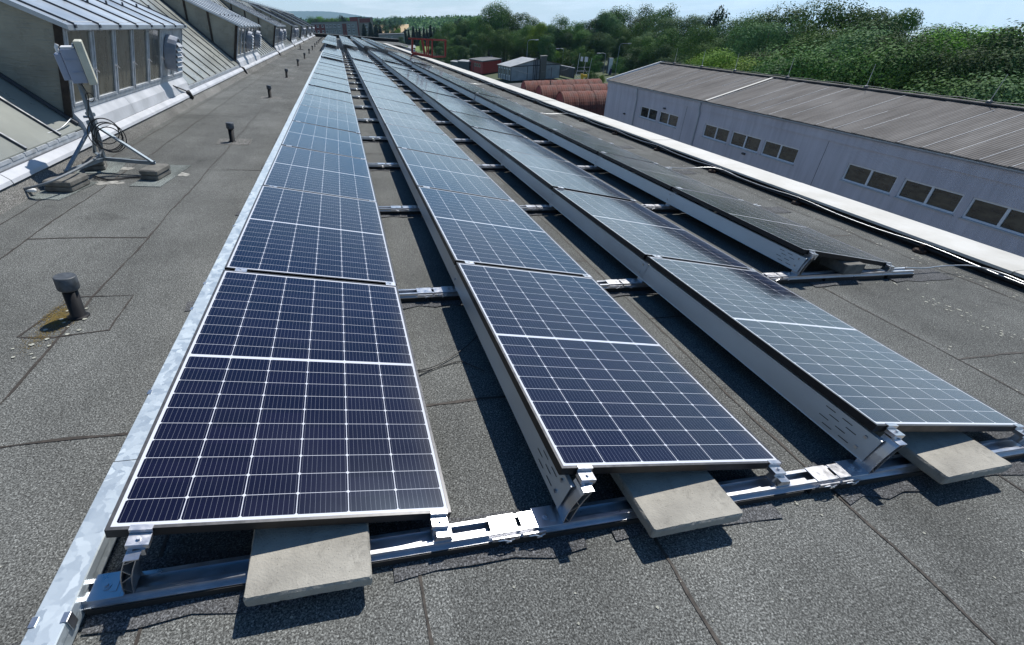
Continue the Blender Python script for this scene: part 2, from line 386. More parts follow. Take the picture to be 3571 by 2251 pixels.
def tag(o, label=None, cat=None, group=None, kind=None):
    for k, v in (('label', label), ('category', cat), ('group', group), ('kind', kind)):
        if v: o[k] = v
    return o


def thing(name, label, cat, loc=(0, 0, 0), group=None, frame=None, local=None):
    o = bpy.data.objects.new(name, None); col.objects.link(o); o.empty_display_size = .1
    o.matrix_world = (frame or Matrix()) @ Matrix.Translation(loc) @ (local or Matrix())
    return tag(o, label, cat, group)


def dup(root, label, Mw):
    """copy a thing with its parts and sub-parts, sharing meshes"""
    r = root.copy(); col.objects.link(r); r.matrix_world = Mw; r['label'] = label

    def rec(src, dst):
        for ch in list(src.children):
            c = ch.copy(); col.objects.link(c); c.parent = dst; c.matrix_parent_inverse = Matrix(); rec(ch, c)
    rec(root, r)
    return r


def ordinal(n):
    small = ['zeroth', 'first', 'second', 'third', 'fourth', 'fifth', 'sixth', 'seventh', 'eighth', 'ninth', 'tenth', 'eleventh', 'twelfth']
    if n < len(small): return small[n]
    return f"{n}{'th' if 10 < n % 100 < 14 else {1: 'st', 2: 'nd', 3: 'rd'}.get(n % 10, 'th')}"


def T(x, y, z): return Matrix.Translation((x, y, z))


# ------------------------------------------------------------------ the hall: roof, seams, parapets (roof frame, z = 0 on the felt)
rf = MB()
ys = [-7 + i * 1.0 for i in range(92)]
for a, b in zip(ys, ys[1:]): rf.quad((-2.15, a, 0), (6.37, a, 0), (6.37, b, 0), (-2.15, b, 0))
rf.quad((6.37, 67, 0), (10.2, 67, 0), (10.2, 85, 0), (6.37, 85, 0))
roof = tag(rf.build('roof', 'roof', frame=Q), 'flat hall roof of granulated grey bitumen felt', None, kind='structure')
up_ = MB()
for a, b in zip(ys, ys[1:]):
    up_.quad((-2.30, a, .17), (-2.15, a, .0), (-2.15, b, .0), (-2.30, b, .17))
up_.build('felt_upstand', 'roof_pale', roof)
sm = MB()


def seam(pts, wd=.014, jit=.014, step=.09):
    out = []
    for a, b in zip(pts, pts[1:]):
        a = Vector(a); b = Vector(b); n = max(2, int((b - a).length / step))
        for k in range(n): out.append(a.lerp(b, k / n))
    out.append(Vector(pts[-1]))
    ph = random.random() * 9; L = []; Rr = []
    for k, q in enumerate(out):
        d = (out[min(k + 1, len(out) - 1)] - out[max(k - 1, 0)]).normalized(); nrm = Vector((-d.y, d.x))
        off = jit * math.sin(k * .35 + ph) * .6 + jit * .55 * (random.random() - .5)
        w_ = wd * random.uniform(.35, 1.25)
        L.append((q + nrm * (off + w_ / 2))); Rr.append((q + nrm * (off - w_ / 2)))
    for k in range(len(out) - 1):
        sm.quad((Rr[k].x, Rr[k].y, .003), (Rr[k + 1].x, Rr[k + 1].y, .003), (L[k + 1].x, L[k + 1].y, .003), (L[k].x, L[k].y, .003))


seam([(-2.07, -2), (-2.03, 4.2), (-2.04, 6.3), (-2.06, 10)]); seam([(-2.06, 10), (-2.09, 84)], step=.3)
for x in (-1.69, -.855, .06, .89, 1.775, 2.67, 3.56, 4.45):
    seam([(x, -3), (x, 2.0), (x + .02, 6), (x, 12)]); seam([(x, 12), (x, 84)], step=.4, jit=.02)
seam([(5.9, -3), (6.0, 1), (6.02, 4), (6.05, 20)], jit=.03)
for x0, x1, yv in [(-1.69, -.855, 3.03), (-.855, -.02, .69), (-.855, .06, 5.19), (-2.03, -1.69, 5.7), (-2.04, -1.68, 7.9), (-1.68, -.85, 9.4), (-.85, .0, 11.2), (-1.68, -.85, 14.6),
                   (-.85, 0, 17.5), (-1.68, -.85, 21), (-.85, 0, 25), (-2.05, -1.68, 12.4), (-2.05, -1.68, 18), (-1.68, -.85, 29), (-.85, 0, 33), (-1.68, -.85, 38), (-.85, 0, 44), (-1.68, -.85, 52),
                   (.06, .89, 4.4), (.89, 1.775, .69), (1.775, 2.67, 2.3), (2.67, 3.56, 1.35), (2.67, 3.56, 5.6), (4.45, 5.2, .645), (5.2, 5.95, 2.7), (5.2, 6.0, 6.8), (1.775, 2.67, 7.0), (.89, 1.775, 6.2)]:
    seam([(x0, yv - .01), ((x0 + x1) / 2, yv + .006), (x1, yv - .006)], wd=.016)
# square felt collars cut round the vent pipes
def felt_collar(x, y, sx, sy, rz):
    c_ = MB(); c_.box(-sx / 2, sx / 2, -sy / 2, sy / 2, .0005, .0028, T(x, y, 0) @ Matrix.Rotation(rz, 4, 'Z')); return c_.build('felt_collar', 'roof_pale', roof)


PIPES = [(-.846, 1.765), (-.85, 6.85), (-.885, 12.05), (-.92, 17.25), (-.9, 22.75), (-.915, 28.2), (-.92, 33.6), (-.93, 38.9), (-.94, 44.3), (-.96, 49.9), (-.98, 55.2), (-1.0, 60.7), (-1.02, 66.4), (-1.04, 72.0), (-1.06, 77.4)]
for i, (x, y) in enumerate(PIPES[:7]):
    if i: felt_collar(x + .03, y - .01, .46, .42, .06)
    if i == 0: seam([(-1.042, 1.555), (-.876, 1.526), (-.617, 1.578), (-.633, 2.005), (-.96, 2.005), (-1.05, 1.56)], wd=.014)
    else: seam([(x - .2, y - .2), (x + .24, y - .23), (x + .24, y + .2)], wd=.012)
sm.build('felt_seam', 'bead', roof)


def blob(mb, x, y, r, z, n=9, ex=1.0):
    ph = random.random() * 6
    mb.poly([(x + r * ex * random.uniform(.65, 1.15) * math.cos(ph + k * 2 * math.pi / n), y + r * random.uniform(.65, 1.15) * math.sin(ph + k * 2 * math.pi / n), z) for k in range(n)])


li = MB()
for _ in range(150):
    k = random.random(); s_ = random.choice([(6.1, 2.2), (6.08, 1.5), (5.2, 1.2), (5.25, .9), (5.15, 1.5)])
    if random.random() < .35: s_ = (6.08, random.uniform(1.2, 7))
    blob(li, s_[0] + random.gauss(0, .05), s_[1] + random.gauss(0, .32), random.uniform(.004, .012), .0035)
for _ in range(110): blob(li, random.uniform(2.9, 6.1), random.uniform(.2, 4), random.uniform(.003, .009), .0035)
for _ in range(60): blob(li, random.uniform(-.7, 3.2), random.uniform(-.75, .2), random.uniform(.002, .006), .0035)
for x, y in [(-.93, 1.83), (-.88, 1.88), (-.84, 1.85), (-.92, 1.73), (-.89, 1.69), (-.85, 1.64), (-.95, 1.62), (-.80, 1.72), (-.9, 1.52), (-.86, 1.45), (-.95, 1.47), (-.82, 1.56), (-.91, 1.38), (-.78, 1.6), (-.88, 1.34), (-1.02, 1.44), (-.98, 1.36)]:
    blob(li, x, y, random.uniform(.007, .013), .0055)
tag(li.build('lichen', 'lichen', frame=Q), 'pale lichen spots scattered on the grey felt', 'lichen', kind='stuff')
mo = MB()
for _ in range(2200):
    x = -.945 + random.gauss(0, .038); y = 1.755 + random.gauss(0, .08); x -= (y - 1.755) * .1
    if x < -1.03 or (x + .846) ** 2 + (y - 1.765) ** 2 < .002: continue
    blob(mo, x, y, random.uniform(.0012, .0042), .004 + random.random() * .001, 5)
for _ in range(420): blob(mo, -.95 + random.gauss(0, .03), 1.53 + random.gauss(0, .06), random.uniform(.001, .003), .0045, 5)
tag(mo.build('moss', 'moss', frame=Q), 'yellow moss on the felt at the nearest vent pipe', 'moss', kind='stuff')

hall = thing('factory_hall', 'long hall under the grey felt roof with a white capped parapet', 'building', (0, 0, 0), frame=Q)
MB().box(-12, 6.80, -7.3, 85.3, -13, -.35).build('wall', 'greywall', hall)
MB().box(6.87, 10.3, 66.5, 85.25, -13, -.3).build('wall', 'greywall', hall)
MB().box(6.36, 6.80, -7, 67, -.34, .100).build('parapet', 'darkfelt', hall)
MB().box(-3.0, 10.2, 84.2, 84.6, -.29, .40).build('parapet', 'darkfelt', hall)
MB().box(-3.05, 10.25, 84.1, 84.7, .402, .44).build('parapet_cap', 'cap', hall)
yb = -7.0
k = 0
while yb < 66.5:
    ye = min(yb + random.uniform(2.6, 3.1), 67)
    if k == 0: ye = -4.35
    c_ = MB(); dz = random.uniform(-.004, .004); dx = random.uniform(-.006, .006)
    sec = [(6.297 + dx, .094), (6.300 + dx, .114 + dz), (6.35 + dx, .121 + dz), (6.76, .132 + dz), (6.80, .128 + dz), (6.805, .05)]
    c_.loft([[(x, yb + .002, z) for x, z in sec], [(x, ye - .004, z) for x, z in sec]], closed=True, caps=True)
    c_.build('parapet_cap', 'cap', hall); yb = ye; k += 1
# ------------------------------------------------------------------ solar panels
H0 = .115; TILT = .1514; ROWD = 1.4151; PITCH = PL + GAP
HZ = PW * math.sin(TILT) + H0


def panel_parts(root, first):
    fr = MB(); t_ = .011; d = .035
    fr.box(0, PW, 0, t_, -d, -.0012); fr.box(0, PW, PL - t_, PL, -d, -.0012); fr.box(0, t_, t_, PL - t_, -d, -.0012); fr.box(PW - t_, PW, t_, PL - t_, -d, -.0012)
    fr.build('frame', 'blackframe', root)
    rm = MB()
    for a in ((0, PW, 0, t_), (0, PW, PL - t_, PL), (0, t_, t_, PL - t_), (PW - t_, PW, t_, PL - t_)): rm.box(*a, -.0011, 0)
    rm.build('rim', 'rim', root)
    g = MB(); g.quad((t_, t_, -.0015), (PW - t_, t_, -.0015), (PW - t_, PL - t_, -.0015), (t_, PL - t_, -.0015)); g.uv = [(q[0], q[1]) for q in g.v]
    g.build('cell_sheet', 'cells', root)
    bk = MB(); bk.quad((t_, PL - t_, -.006), (PW - t_, PL - t_, -.006), (PW - t_, t_, -.006), (t_, t_, -.006)); bk.build('backsheet', 'rubber', root)
    for x0 in (.062, PW - .075):
        c = MB()
        if first:
            c.box(x0, x0 + .060, -.003, .012, .0003, .0035); c.box(x0, x0 + .060, -.006, -.003, -.012, .0035)
            c.bbox(x0, x0 + .060, -.046, -.006, -.030, -.012, .001)
            c.lathe([(.006, -.012), (.006, -.004), (.004, -.004)], 10, T(x0 + .03, -.026, 0))
            c.box(x0 + .006, x0 + .018, -.05, -.038, -.056, -.029); c.box(x0 + .038, x0 + .050, -.05, -.038, -.056, -.029)
        else:
            c.box(x0, x0 + .064, -GAP - .010, .010, .0004, .0035); c.box(x0 + .002, x0 + .062, -GAP * .75, -GAP * .25, -.030, .0004)
            c.lathe([(.006, .0035), (.006, .0085), (.004, .0085)], 8, T(x0 + .03, -GAP / 2, 0))
        c.build('clamp', 'clamp', root)


ROWNAME = ['row beside the cable tray', 'second row from the cable tray', 'second row from the white parapet', 'row nearest the white parapet']


def row_shift(k):
    """small steps between blocks of seven panels; the last blocks stand higher and further left"""
    if k < 7: return 0, 0, 0
    if k < 14: return 0, .07, .005
    if k < 21: return 0, .12, .05
    return -.24, .42, .25


NK = 41
Ry = Matrix.Rotation(TILT, 4, 'Y')
proto = {}
rngp = random.Random(3)
PMAT = {}
for r in range(4):
    for k in range(NK):
        if r == 3 and k == 0: continue
        dx, dy, dz = row_shift(k)
        first = (k == 0 or (r == 3 and k == 1)) or k in (21,)
        wob = Matrix.Rotation(rngp.gauss(0, .0022), 4, 'Y') @ Matrix.Rotation(rngp.gauss(0, .0028), 4, 'X')
        if k == 0: wob = Matrix()
        loc = Q @ T(r * ROWD + dx, k * PITCH + dy, HZ + dz) @ Ry @ wob
        n = k + 1 if r < 3 else k
        lab = f"dark solar panel, {ordinal(n)} from near end, {ROWNAME[r]}"
        if first not in proto:
            o = thing('solar_module', lab, 'solar panel', group='tilted solar panels in four rows on the roof'); o.matrix_world = loc
            panel_parts(o, first); proto[first] = o
        else: dup(proto[first], lab, loc)

# wind deflector sheets behind the rows
d0 = None; d1 = None
for r in (1, 2, 3):
    for k in range(NK):
        if r == 3 and k == 0: continue
        dx, dy, dz = row_shift(k)
        n = k + 1 if r < 3 else k
        lab = f"grey deflector sheet behind panel, {ordinal(n)} from near end, {ROWNAME[r]}"
        loc = Q @ T(r * ROWD + dx, k * PITCH + dy, dz)
        front = k == (1 if r == 3 else 0)
        if (front and d0 is None) or (not front and d1 is None):
            o = thing('wind_deflector', lab, 'deflector sheet', group='galvanised wind deflector sheets along the rows'); o.matrix_world = loc
            s = MB(); y0, y1 = -.035, PITCH - .04
            sec = [(.004, .090), (.006, .094), (.0335, .205), (.046, .208)]
            s.loft([[(x, y0, z) for x, z in sec], [(x, y1, z) for x, z in sec]], closed=False)
            s.loft([[(x + .0015, y1, z) for x, z in sec], [(x + .0015, y0, z) for x, z in sec]], closed=False)
            s.build('sheet', 'deflector', o)
            if front:
                for j, zq in enumerate((.112, .136, .160, .182)):
                    for q in range(2):
                        sl_ = MB(); yq = .05 + q * .085 + (j % 2) * .035; x = .006 + (zq - .094) * .2477 - .0012
                        sl_.quad((x, yq + .05, zq), (x, yq, zq), (x + .0008, yq, zq + .0035), (x + .0008, yq + .05, zq + .0035)); sl_.build('slot', 'rubber', o)
                d0 = o
            else: d1 = o
            bl = MB()
            for zq in (.118, .175): bl.box(.004 + (zq - .094) * .2477 - .003, .008 + (zq - .094) * .2477, .012, .024, zq, zq + .012)
            bl.build('bolt', 'alu', o)
        else: dup(d0 if front else d1, lab, loc)


# mounting rails
def rail_parts(root, x0, x1, rows, detail):
    c = MB()
    for y0, y1, z0, z1 in ((-.034, .034, .036, .039), (-.034, -.030, .039, .060), (.030, .034, .039, .060), (-.034, -.020, .060, .063), (.020, .034, .060, .063), (-.046, -.034, .036, .040), (.034, .046, .036, .040)):
        c.box(x0, x1, y0, y1, z0, z1)
    c.build('channel', 'alu', root)
    pd = MB()
    q = x0 + .02
    while q < x1 - .2:
        pd.box(q, min(q + .62, x1), -.05, .05, .008, .0355); q += .66
    pd.build('rubber_pad', 'rubber', root)
    q = x0 + .02
    while q < x1 - .1:
        un = MB(); L = random.uniform(.45, .8); e = [random.uniform(.08, .125) for _ in range(6)]
        n = 6
        top = []; bot = []
        for j in range(n):
            xx_ = q + L * j / (n - 1)
            bot.append((xx_, -e[j] * .9 - .02, .004 + .005 * random.random())); top.append((xx_, e[-j - 1], .004))
        un.loft([bot, [(x, y * .5, .0075) for x, y, z in bot], [(x, y, .0075) for x, y, z in top], top], closed=False)
        q += L + random.uniform(.1, .5); un.build('underlay_strip', 'roof_new', root)
    for r in rows:
        X = r * ROWD
        pl = MB()
        pl.bbox(X - .085, X + .002, -.040, .045, .063, .0665, .001); pl.box(X + .002, X + .012, -.04, .04, .063, .066)
        pl.lathe([(.013, .0665), (.013, .0705), (.006, .071), (.006, .078)], 12, T(X - .043, 0, 0))
        pl.box(X - .030, X - .012, -.02, .02, .0665, .069)
        pl.build('post_plate', 'alu', root)
        po = MB()
        # truss-like extrusion: two curved legs joined by diagonals
        cl_ = [(.014, .064), (.017, .09), (.022, .12), (.030, .15), (.041, .18), (.053, .207), (.062, .222)]
        cr_ = [(.038, .064), (.043, .09), (.050, .12), (.059, .15), (.070, .18), (.082, .205), (.090, .222)]
        for cc_ in (cl_, cr_):
            rings = []
            for (x, z) in cc_:
                rings.append([(X + x - .0015, -.034, z), (X + x + .0015, -.034, z), (X + x + .0015, .034, z), (X + x - .0015, .034, z)])
            po.loft(rings, caps=True)
        for (a, b) in ((1, 0), (2, 3), (4, 3), (5, 6)):
            po.bar((X + cl_[a][0], 0, cl_[a][1]), (X + cr_[b][0], 0, cr_[b][1]), .066, .0022)
        po.box(X + .058, X + .098, -.034, .034, .222, .2255)
        po.build('post', 'alu', root)
        lf = MB()
        lx = X + PW * math.cos(TILT) - .075
        lf.box(lx, lx + .07, -.03, .03, .063, .067)
        lf.loft([[(lx + .002, -.03, .067), (lx + .066, -.03, .067), (lx + .066, .03, .067), (lx + .002, .03, .067)], [(lx + .012, -.03, .093), (lx + .060, -.03, .087), (lx + .060, .03, .087), (lx + .012, .03, .093)]], caps=True)
        lf.build('front_foot', 'alu', root)
        if detail and r != rows[-1]:
            sp_ = MB(); a = X + PW + .12
            sp_.bbox(a, a + .10, -.037, .037, .0632, .0668, .001); sp_.bbox(a + .115, a + .20, -.036, .036, .0632, .0662, .001)
            sp_.box(a, a + .10, -.052, -.0475, .042, .060); sp_.box(a + .115, a + .20, -.052, -.0475, .042, .060)
            for ox in (.02, .135):
                sp_.tube([(a + ox, -.055, .050), (a + ox + .02, -.060, .058), (a + ox + .045, -.062, .048), (a + ox + .03, -.060, .041), (a + ox + .06, -.057, .053)], .0025, 6)
            sp_.build('splice', 'clamp', root)


rails = {}
for k in range(NK + 1):
    dx, dy, dz = row_shift(max(0, min(k, NK - 1)))
    kind = 'front' if k == 0 else 'full'
    lab = 'aluminium mounting rail under the near edge of three front panels' if k == 0 else (
        f"aluminium mounting rail across the rows below the {ordinal(k)} panel joint from the near end")
    if k == NK: lab = 'aluminium mounting rail under the far edge of the last solar panels'
    yk = k * PITCH - GAP / 2 + dy - (.03 if k == 0 else 0) + (.0 if k < NK else -.02)
    loc = Q @ T(dx, yk, 0)
    if k in (0, 1):
        o = thing('mounting_rail', lab, 'mounting rail', group='aluminium mounting rails crossing the roof'); o.matrix_world = loc
        if k == 0: rail_parts(o, -.115, 4.14, (0, 1, 2), True)
        else: rail_parts(o, -.09, 5.50, (0, 1, 2, 3), True); rails['full'] = o
    else: dup(rails['full'], lab, loc)

# ------------------------------------------------------------------ galvanised cable tray along the first row
tray = thing('cable_tray', 'long galvanised cable tray beside the leftmost row of solar panels', 'cable tray', (-.14, 0, 0), frame=Q)
o0 = (-.14, 0, 0)
body = MB()
body.box(-.184, -.181, -3, 74.8, .012, .086); body.box(-.107, -.104, -3, 74.8, .012, .086); body.box(-.181, -.107, -3, 74.8, .012, .015)
body.build('tray_body', 'galv', tray, o0)
yb = -3.0; i = 0
while yb < 74.7:
    ye = yb + (2.0 if i else 1.45); ye = min(ye, 74.75)
    l = MB(); e = random.uniform(-.002, .002)
    sec = [(-.189 + e, .055), (-.189 + e, .088), (-.186 + e, .0915), (-.102 + e, .0915), (-.099 + e, .088), (-.099 + e, .058)]
    l.loft([[(x, yb + .0012, z) for x, z in sec], [(x, ye - .0012, z + e * .5) for x, z in sec]], closed=False)
    l.loft([[(x * 1.0 + (.0008 if x < -.14 else -.0008), ye - .0012, z - .001) for x, z in sec], [(x + (.0008 if x < -.14 else -.0008), yb + .0012, z - .001) for x, z in sec]], closed=False)
    l.build('tray_lid', 'galv', tray, o0)
    yb = ye; i += 1
for y in (-.135, .86, 1.62, 1.95, 3.0, 3.9, 5.2, 6.9, 8.7, 10.5, 12.4, 14.4):
    for s_ in ((-1, 1) if y < 0 else (-1,)):
        x = -.1905 if s_ < 0 else -.0975
        c = MB(); c.box(x - .0015, x + .0015, y - .014, y + .014, .045, .0925); c.box(min(x, x - s_ * .016), max(x, x - s_ * .016), y - .014, y + .014, .0925, .0945)
        c.build('tray_clip', 'clamp', tray, o0)
# felt offcuts sticking out below the tray
for x, y, a in ((-.235, 1.83, .1), (-.225, 3.6, -.05), (-.22, 5.35, .1), (-.22, 7.1, 0.0), (-.22, 8.9, .06), (-.22, -.18, .1)):
    f_ = MB(); X = T(x, y, 0) @ Matrix.Rotation(a, 4, 'Z'); f_.box(-.05, .05, -.07, .05, .001, .005, X)
    w0 = {1.83: 'largest and nearest', 3.6: 'second', 5.35: 'third', 7.1: 'fourth', 8.9: 'fifth', -.18: 'frontmost'}[y]
    tag(f_.build('felt_offcut', 'roof_new', frame=Q), f'{w0} small grey felt offcut sticking out from under the cable tray', 'felt offcut', 'felt offcuts under the cable tray')

# ------------------------------------------------------------------ ballast slabs
def rough_slab(sx, sy, th, seed):
    rg = random.Random(seed); per = []
    def run(a, b, n):
        for q in range(n): per.append((a[0] + (b[0] - a[0]) * q / n, a[1] + (b[1] - a[1]) * q / n))
    c = .006
    run((c, 0), (sx - c, 0), 26); run((sx - c, 0), (sx, c), 1); run((sx, c), (sx, sy - c), 22); run((sx, sy - c), (sx - c, sy), 1); run((sx - c, sy), (c, sy), 26); run((c, sy), (0, sy - c), 1); run((0, sy - c), (0, c), 22); run((0, c), (c, 0), 1)
    def ring(inset, z, j):
        out = []
        for x, y in per:
            d = Vector((sx / 2 - x, sy / 2 - y)).normalized(); k = inset + (abs(rg.gauss(0, j)) if rg.random() > .12 else j * 3.2 * rg.random())
            out.append((x + d.x * k, y + d.y * k, z + rg.gauss(0, j * .35)))
        return out
    m = MB(); m.loft([ring(.004, 0, .0015), ring(0, .006, .0012), ring(.0005, th - .009, .0010), ring(.006, th, .0009)], caps=False)
    n = len(per); m.f.append(tuple(range(n - 1, -1, -1))); m.f.append(tuple(range(3 * n, 4 * n))); return m


for (x, y, rz, sx, sy, z0, th, lab) in (
        (.365, -.186, .004, .375, .40, .064, .047, 'pale concrete paving slab under the near end of the first panel row'),
        (1.715, -.196, .02, .385, .40, .064, .047, 'pale concrete paving slab under the near end of the second panel row'),
        (3.10, -.188, .02, .395, .40, .064, .047, 'pale concrete paving slab under the near end of the third panel row'),
        (4.69, 1.715, .0, .20, .23, .064, .085, 'small thick concrete block on the rail below the row nearest the parapet')):
    b = rough_slab(sx, sy, th, int(x * 100))
    tag(b.build('concrete_slab' if th < .06 else 'concrete_block', 'concrete' if th < .06 else 'concrete_old', frame=Q @ T(x, y, z0) @ Matrix.Rotation(rz, 4, 'Z')), lab, 'concrete slab' if th < .06 else 'concrete block', 'concrete ballast on the mounting rails')

# loose solar cable between first two rows
cb = MB()


def smooth_path(pts, n=6):
    P = [Vector(q) for q in pts]; P = [P[0]] + P + [P[-1]]; out = []
    for i in range(1, len(P) - 2):
        for k in range(n):
            t_ = k / n; a, b, c, d = P[i - 1:i + 3]
            out.append(.5 * ((2 * b) + (c - a) * t_ + (2 * a - 5 * b + 4 * c - d) * t_ ** 2 + (3 * b - a - 3 * c + d) * t_ ** 3))
    out.append(P[-2]); return out


cb.tube(smooth_path([(.99, .90, .10), (1.051, .939, .03), (1.192, 1.017, .012), (1.366, 1.141, .03), (1.46, 1.2, .09)]), .0034, 6)
cb.tube(smooth_path([(.99, .895, .10), (1.05, .93, .026), (1.18, .99, .008), (1.285, 1.02, .008), (1.33, .99, .01), (1.40, .9, .02)]), .0034, 6)
tag(cb.build('solar_cable', 'cable', frame=Q, smooth=True), 'thin black cable lying on the felt between the first two panel rows', 'cable')

# ------------------------------------------------------------------ vent pipes
pp = None
for i, (x, y) in enumerate(PIPES):
    lab = 'nearest black vent pipe with a grey cap, standing beside yellow moss' if i == 0 else f"black roof vent pipe, {ordinal(i + 1)} from the near end of the line of vent pipes"
    if i == 3: lab = 'fourth black vent pipe of the line, its cap crumpled and ragged'
    lean = .17 if i == 0 else .085 + random.uniform(-.04, .05)
    loc = Q @ T(x, y, 0) @ Matrix.Rotation(lean * .35, 4, 'Y') @ Matrix.Rotation(-.03 if i == 0 else 0, 4, 'X')
    if pp is None:
        pp = thing('vent_pipe', lab, 'vent pipe', group='black vent pipes in a line on the roof'); pp.matrix_world = loc
        MB().lathe([(.058, 0.001), (.050, .008), (.0375, .013), (.0375, .2)], 24).build('pipe', 'black', pp, smooth=False)
        MB().lathe([(.042, .172), (.052, .18), (.054, .186), (.054, .252), (.049, .257)], 24).build('cap', 'capgrey', pp)
        for c in pp.children: c.data.polygons.foreach_set('use_smooth', [len(f.vertices) == 4 for f in c.data.polygons])
    else: dup(pp, lab, loc)
an = thing('roof_anchor', 'small black T-shaped anchor on the felt near the vent pipes', 'roof anchor', (-1.72, 38.5, 0), frame=Q)
MB().lathe([(.03, .02), (.03, .32), (.02, .33)], 12).build('stem', 'black', an); MB().lathe([(.22, .001), (.20, .03), (.06, .05)], 16).build('base', 'black', an)

# ------------------------------------------------------------------ lightning wire along the parapet with its holders
hold = None
for i in range(34):
    y = .62 + i * 1.565
    lab = f"rusty wire holder on the felt beside the parapet, {ordinal(i + 1)} from the near end"
    loc = Q @ T(6.26 + random.uniform(-.02, .02), y + random.uniform(-.06, .06), 0) @ Matrix.Rotation(random.uniform(-.4, .4), 4, 'Z')
    if hold is None:
        hold = thing('wire_holder', lab, 'wire holder', group='rusty wire holders along the white parapet'); hold.matrix_world = loc
        MB().lathe([(.055, .001), (.058, .015), (.05, .032), (.02, .036)], 12).build('foot', 'rust', hold)
        MB().box(-.012, .012, -.012, .012, .034, .082).box(-.02, .02, -.018, .018, .07, .084).build('stem', 'rust', hold)
    else: dup(hold, lab, loc)
wr = MB(); pts = []
for i in range(-3, 34):
    y = .62 + i * 1.565
    pts += [(6.26, y, .088), (6.255, y + .5, .068), (6.25, y + 1.0, .068)]
wr.tube(smooth_path(pts, 3), .0045, 6)
tag(wr.build('lightning_wire', 'wire', frame=Q, smooth=True), 'thin grey lightning wire strung on holders along the parapet', 'wire')
cbl = MB(); pts = [(6.285 + .008 * math.sin(i * 1.3), -3 + i * .9, .052 + .01 * math.sin(i * 2.1)) for i in range(62)]
cbl.tube(smooth_path(pts, 2), .012, 6)
tag(cbl.build('black_cable', 'cable', frame=Q, smooth=True), 'thick black cable running beside the foot of the parapet', 'cable')
for i, y in enumerate((1.79, 5.35, 10.7, 17.9, 26.8)):
    b = MB(); b.tube(smooth_path([(5.47, y, .066), (5.7, y + .005, .05), (5.95, y + .01, .06), (6.15, y - .06, .085), (6.255, y - .22, .085), (6.26, y - .42, .075)]), .0055, 6)
    tag(b.build('bonding_wire', 'wire', frame=Q, smooth=True), f"bright bonding wire from rail end to parapet wire, {ordinal(i + 1)} from the near end", 'wire', 'bonding wires to the parapet')

# ------------------------------------------------------------------ flashing along the foot of the lantern roof
fl = thing('eaves_flashing', 'pale metal flashing and gutter along the foot of the glazed lantern roof', 'flashing', (-2.3, 0, 0), frame=Q)
o0 = (-2.3, 0, 0); yb = -6.0; i = 0
while yb < 84:
    ye = yb + 2.02; e = random.uniform(-.004, .004)
    f_ = MB(); sec = [(-2.235 + e, .128), (-2.245 + e, .160), (-2.30 + e, .205), (-2.315, .212), (-2.325, .190), (-2.345, .186)]
    f_.loft([[(x, yb + .003, z) for x, z in sec], [(x, ye - .003, z) for x, z in sec]], closed=False); f_.build('drip_sheet', 'flash', fl, o0); yb = ye
MB().box(-2.43, -2.345, -6, 84, .10, .186).build('gutter_bed', 'zinc', fl, o0)
MB().box(-2.378, -2.362, -6, 84, .186, .262).build('gutter_back', 'frame_wh', fl, o0)
tb = MB(); tb.tube([(-2.335, y, .202 + .004 * math.sin(y * 3)) for y in [q * .5 - 3 for q in range(170)]], .012, 6); tb.build('pipe', 'seam', fl, o0, smooth=True)

# lantern roof slopes and dormers
SL = math.tan(R_(39.6)); DR = math.tan(R_(21.5))
SX, SZ = -2.37, .285                      # foot of slope
RX = -5.1; RZ = SZ + SL * (SX - RX)         # ridge
WX, WZ = -2.42, .46                        # foot of dormer front
PDX, PDZ = .2387, .9711; WH = .93
TX, TZ = WX + PDX * WH, WZ + PDZ * WH          # head of dormer front
DORM = [6.02 + 11.47 * i for i in range(7)]; DWID = 4.93


def slope_z(x): return SZ + SL * (SX - x)
def droof_z(x): return TZ + DR * (TX - x)


gaps = [(-6.0, DORM[0])] + [(a + DWID, b) for a, b in zip(DORM, DORM[1:])] + [(DORM[-1] + DWID, 84.0)]
for i, (a, b) in enumerate(gaps):
    lab = 'dusty glazed roof slope before the first dormer, crossed by few glazing bars' if i == 0 else f"silvery ribbed roof slope between dormers, {ordinal(i)} gap from the near end"
    if i == len(gaps) - 1: lab = 'ribbed roof slope beyond the farthest dormer'
    g = thing('glazed_slope', lab, 'roof slope', (SX, a, SZ), group='sloping lantern roof fields', frame=Q); o0 = (SX, a, SZ)
    x2 = RX
    s = MB(); s.loft([[(SX, a, SZ), (SX, b, SZ)], [(x2, a, slope_z(x2)), (x2, b, slope_z(x2))]], closed=False)
    s.loft([[(SX, b, SZ - .012), (SX, a, SZ - .012)], [(x2, b, slope_z(x2) - .012), (x2, a, slope_z(x2) - .012)]], closed=False)
    s.loft([[(SX, a, SZ - .012), (SX, b, SZ - .012)], [(SX, a, SZ), (SX, b, SZ)]], closed=False)
    s.build('glazing', 'slope' if i == 0 else 'slope_glare', g, o0)
    y = a + .28; bars = MB(); n = 0
    if i == 0: y = b - .72 - .7 * 8; st = .72
    else: st = (b - a - .2) / 9; y = a + .12
    caps = MB()
    while y < b - .04 and n < 60:
        bars.bar((SX + .01, y, SZ + .008), (x2, y, slope_z(x2) + .012), .014 if i == 0 else .012, .022)
        caps.bar((SX + .012, y, SZ + .021), (x2, y, slope_z(x2) + .0255), .022 if i == 0 else .010, .004)
        y += st; n += 1
    bars.build('glazing_bar', 'seam', g, o0)
    if i == 0: caps.build('bar_cap', 'alu', g, o0)
    kk = MB(); y = a + .1
    while y < b - .25:
        kk.box(SX - .03, SX + .012, y, y + .2, SZ - .045, SZ - .013); y += .23
    kk.build('eaves_fillet', 'frame_wh', g, o0)

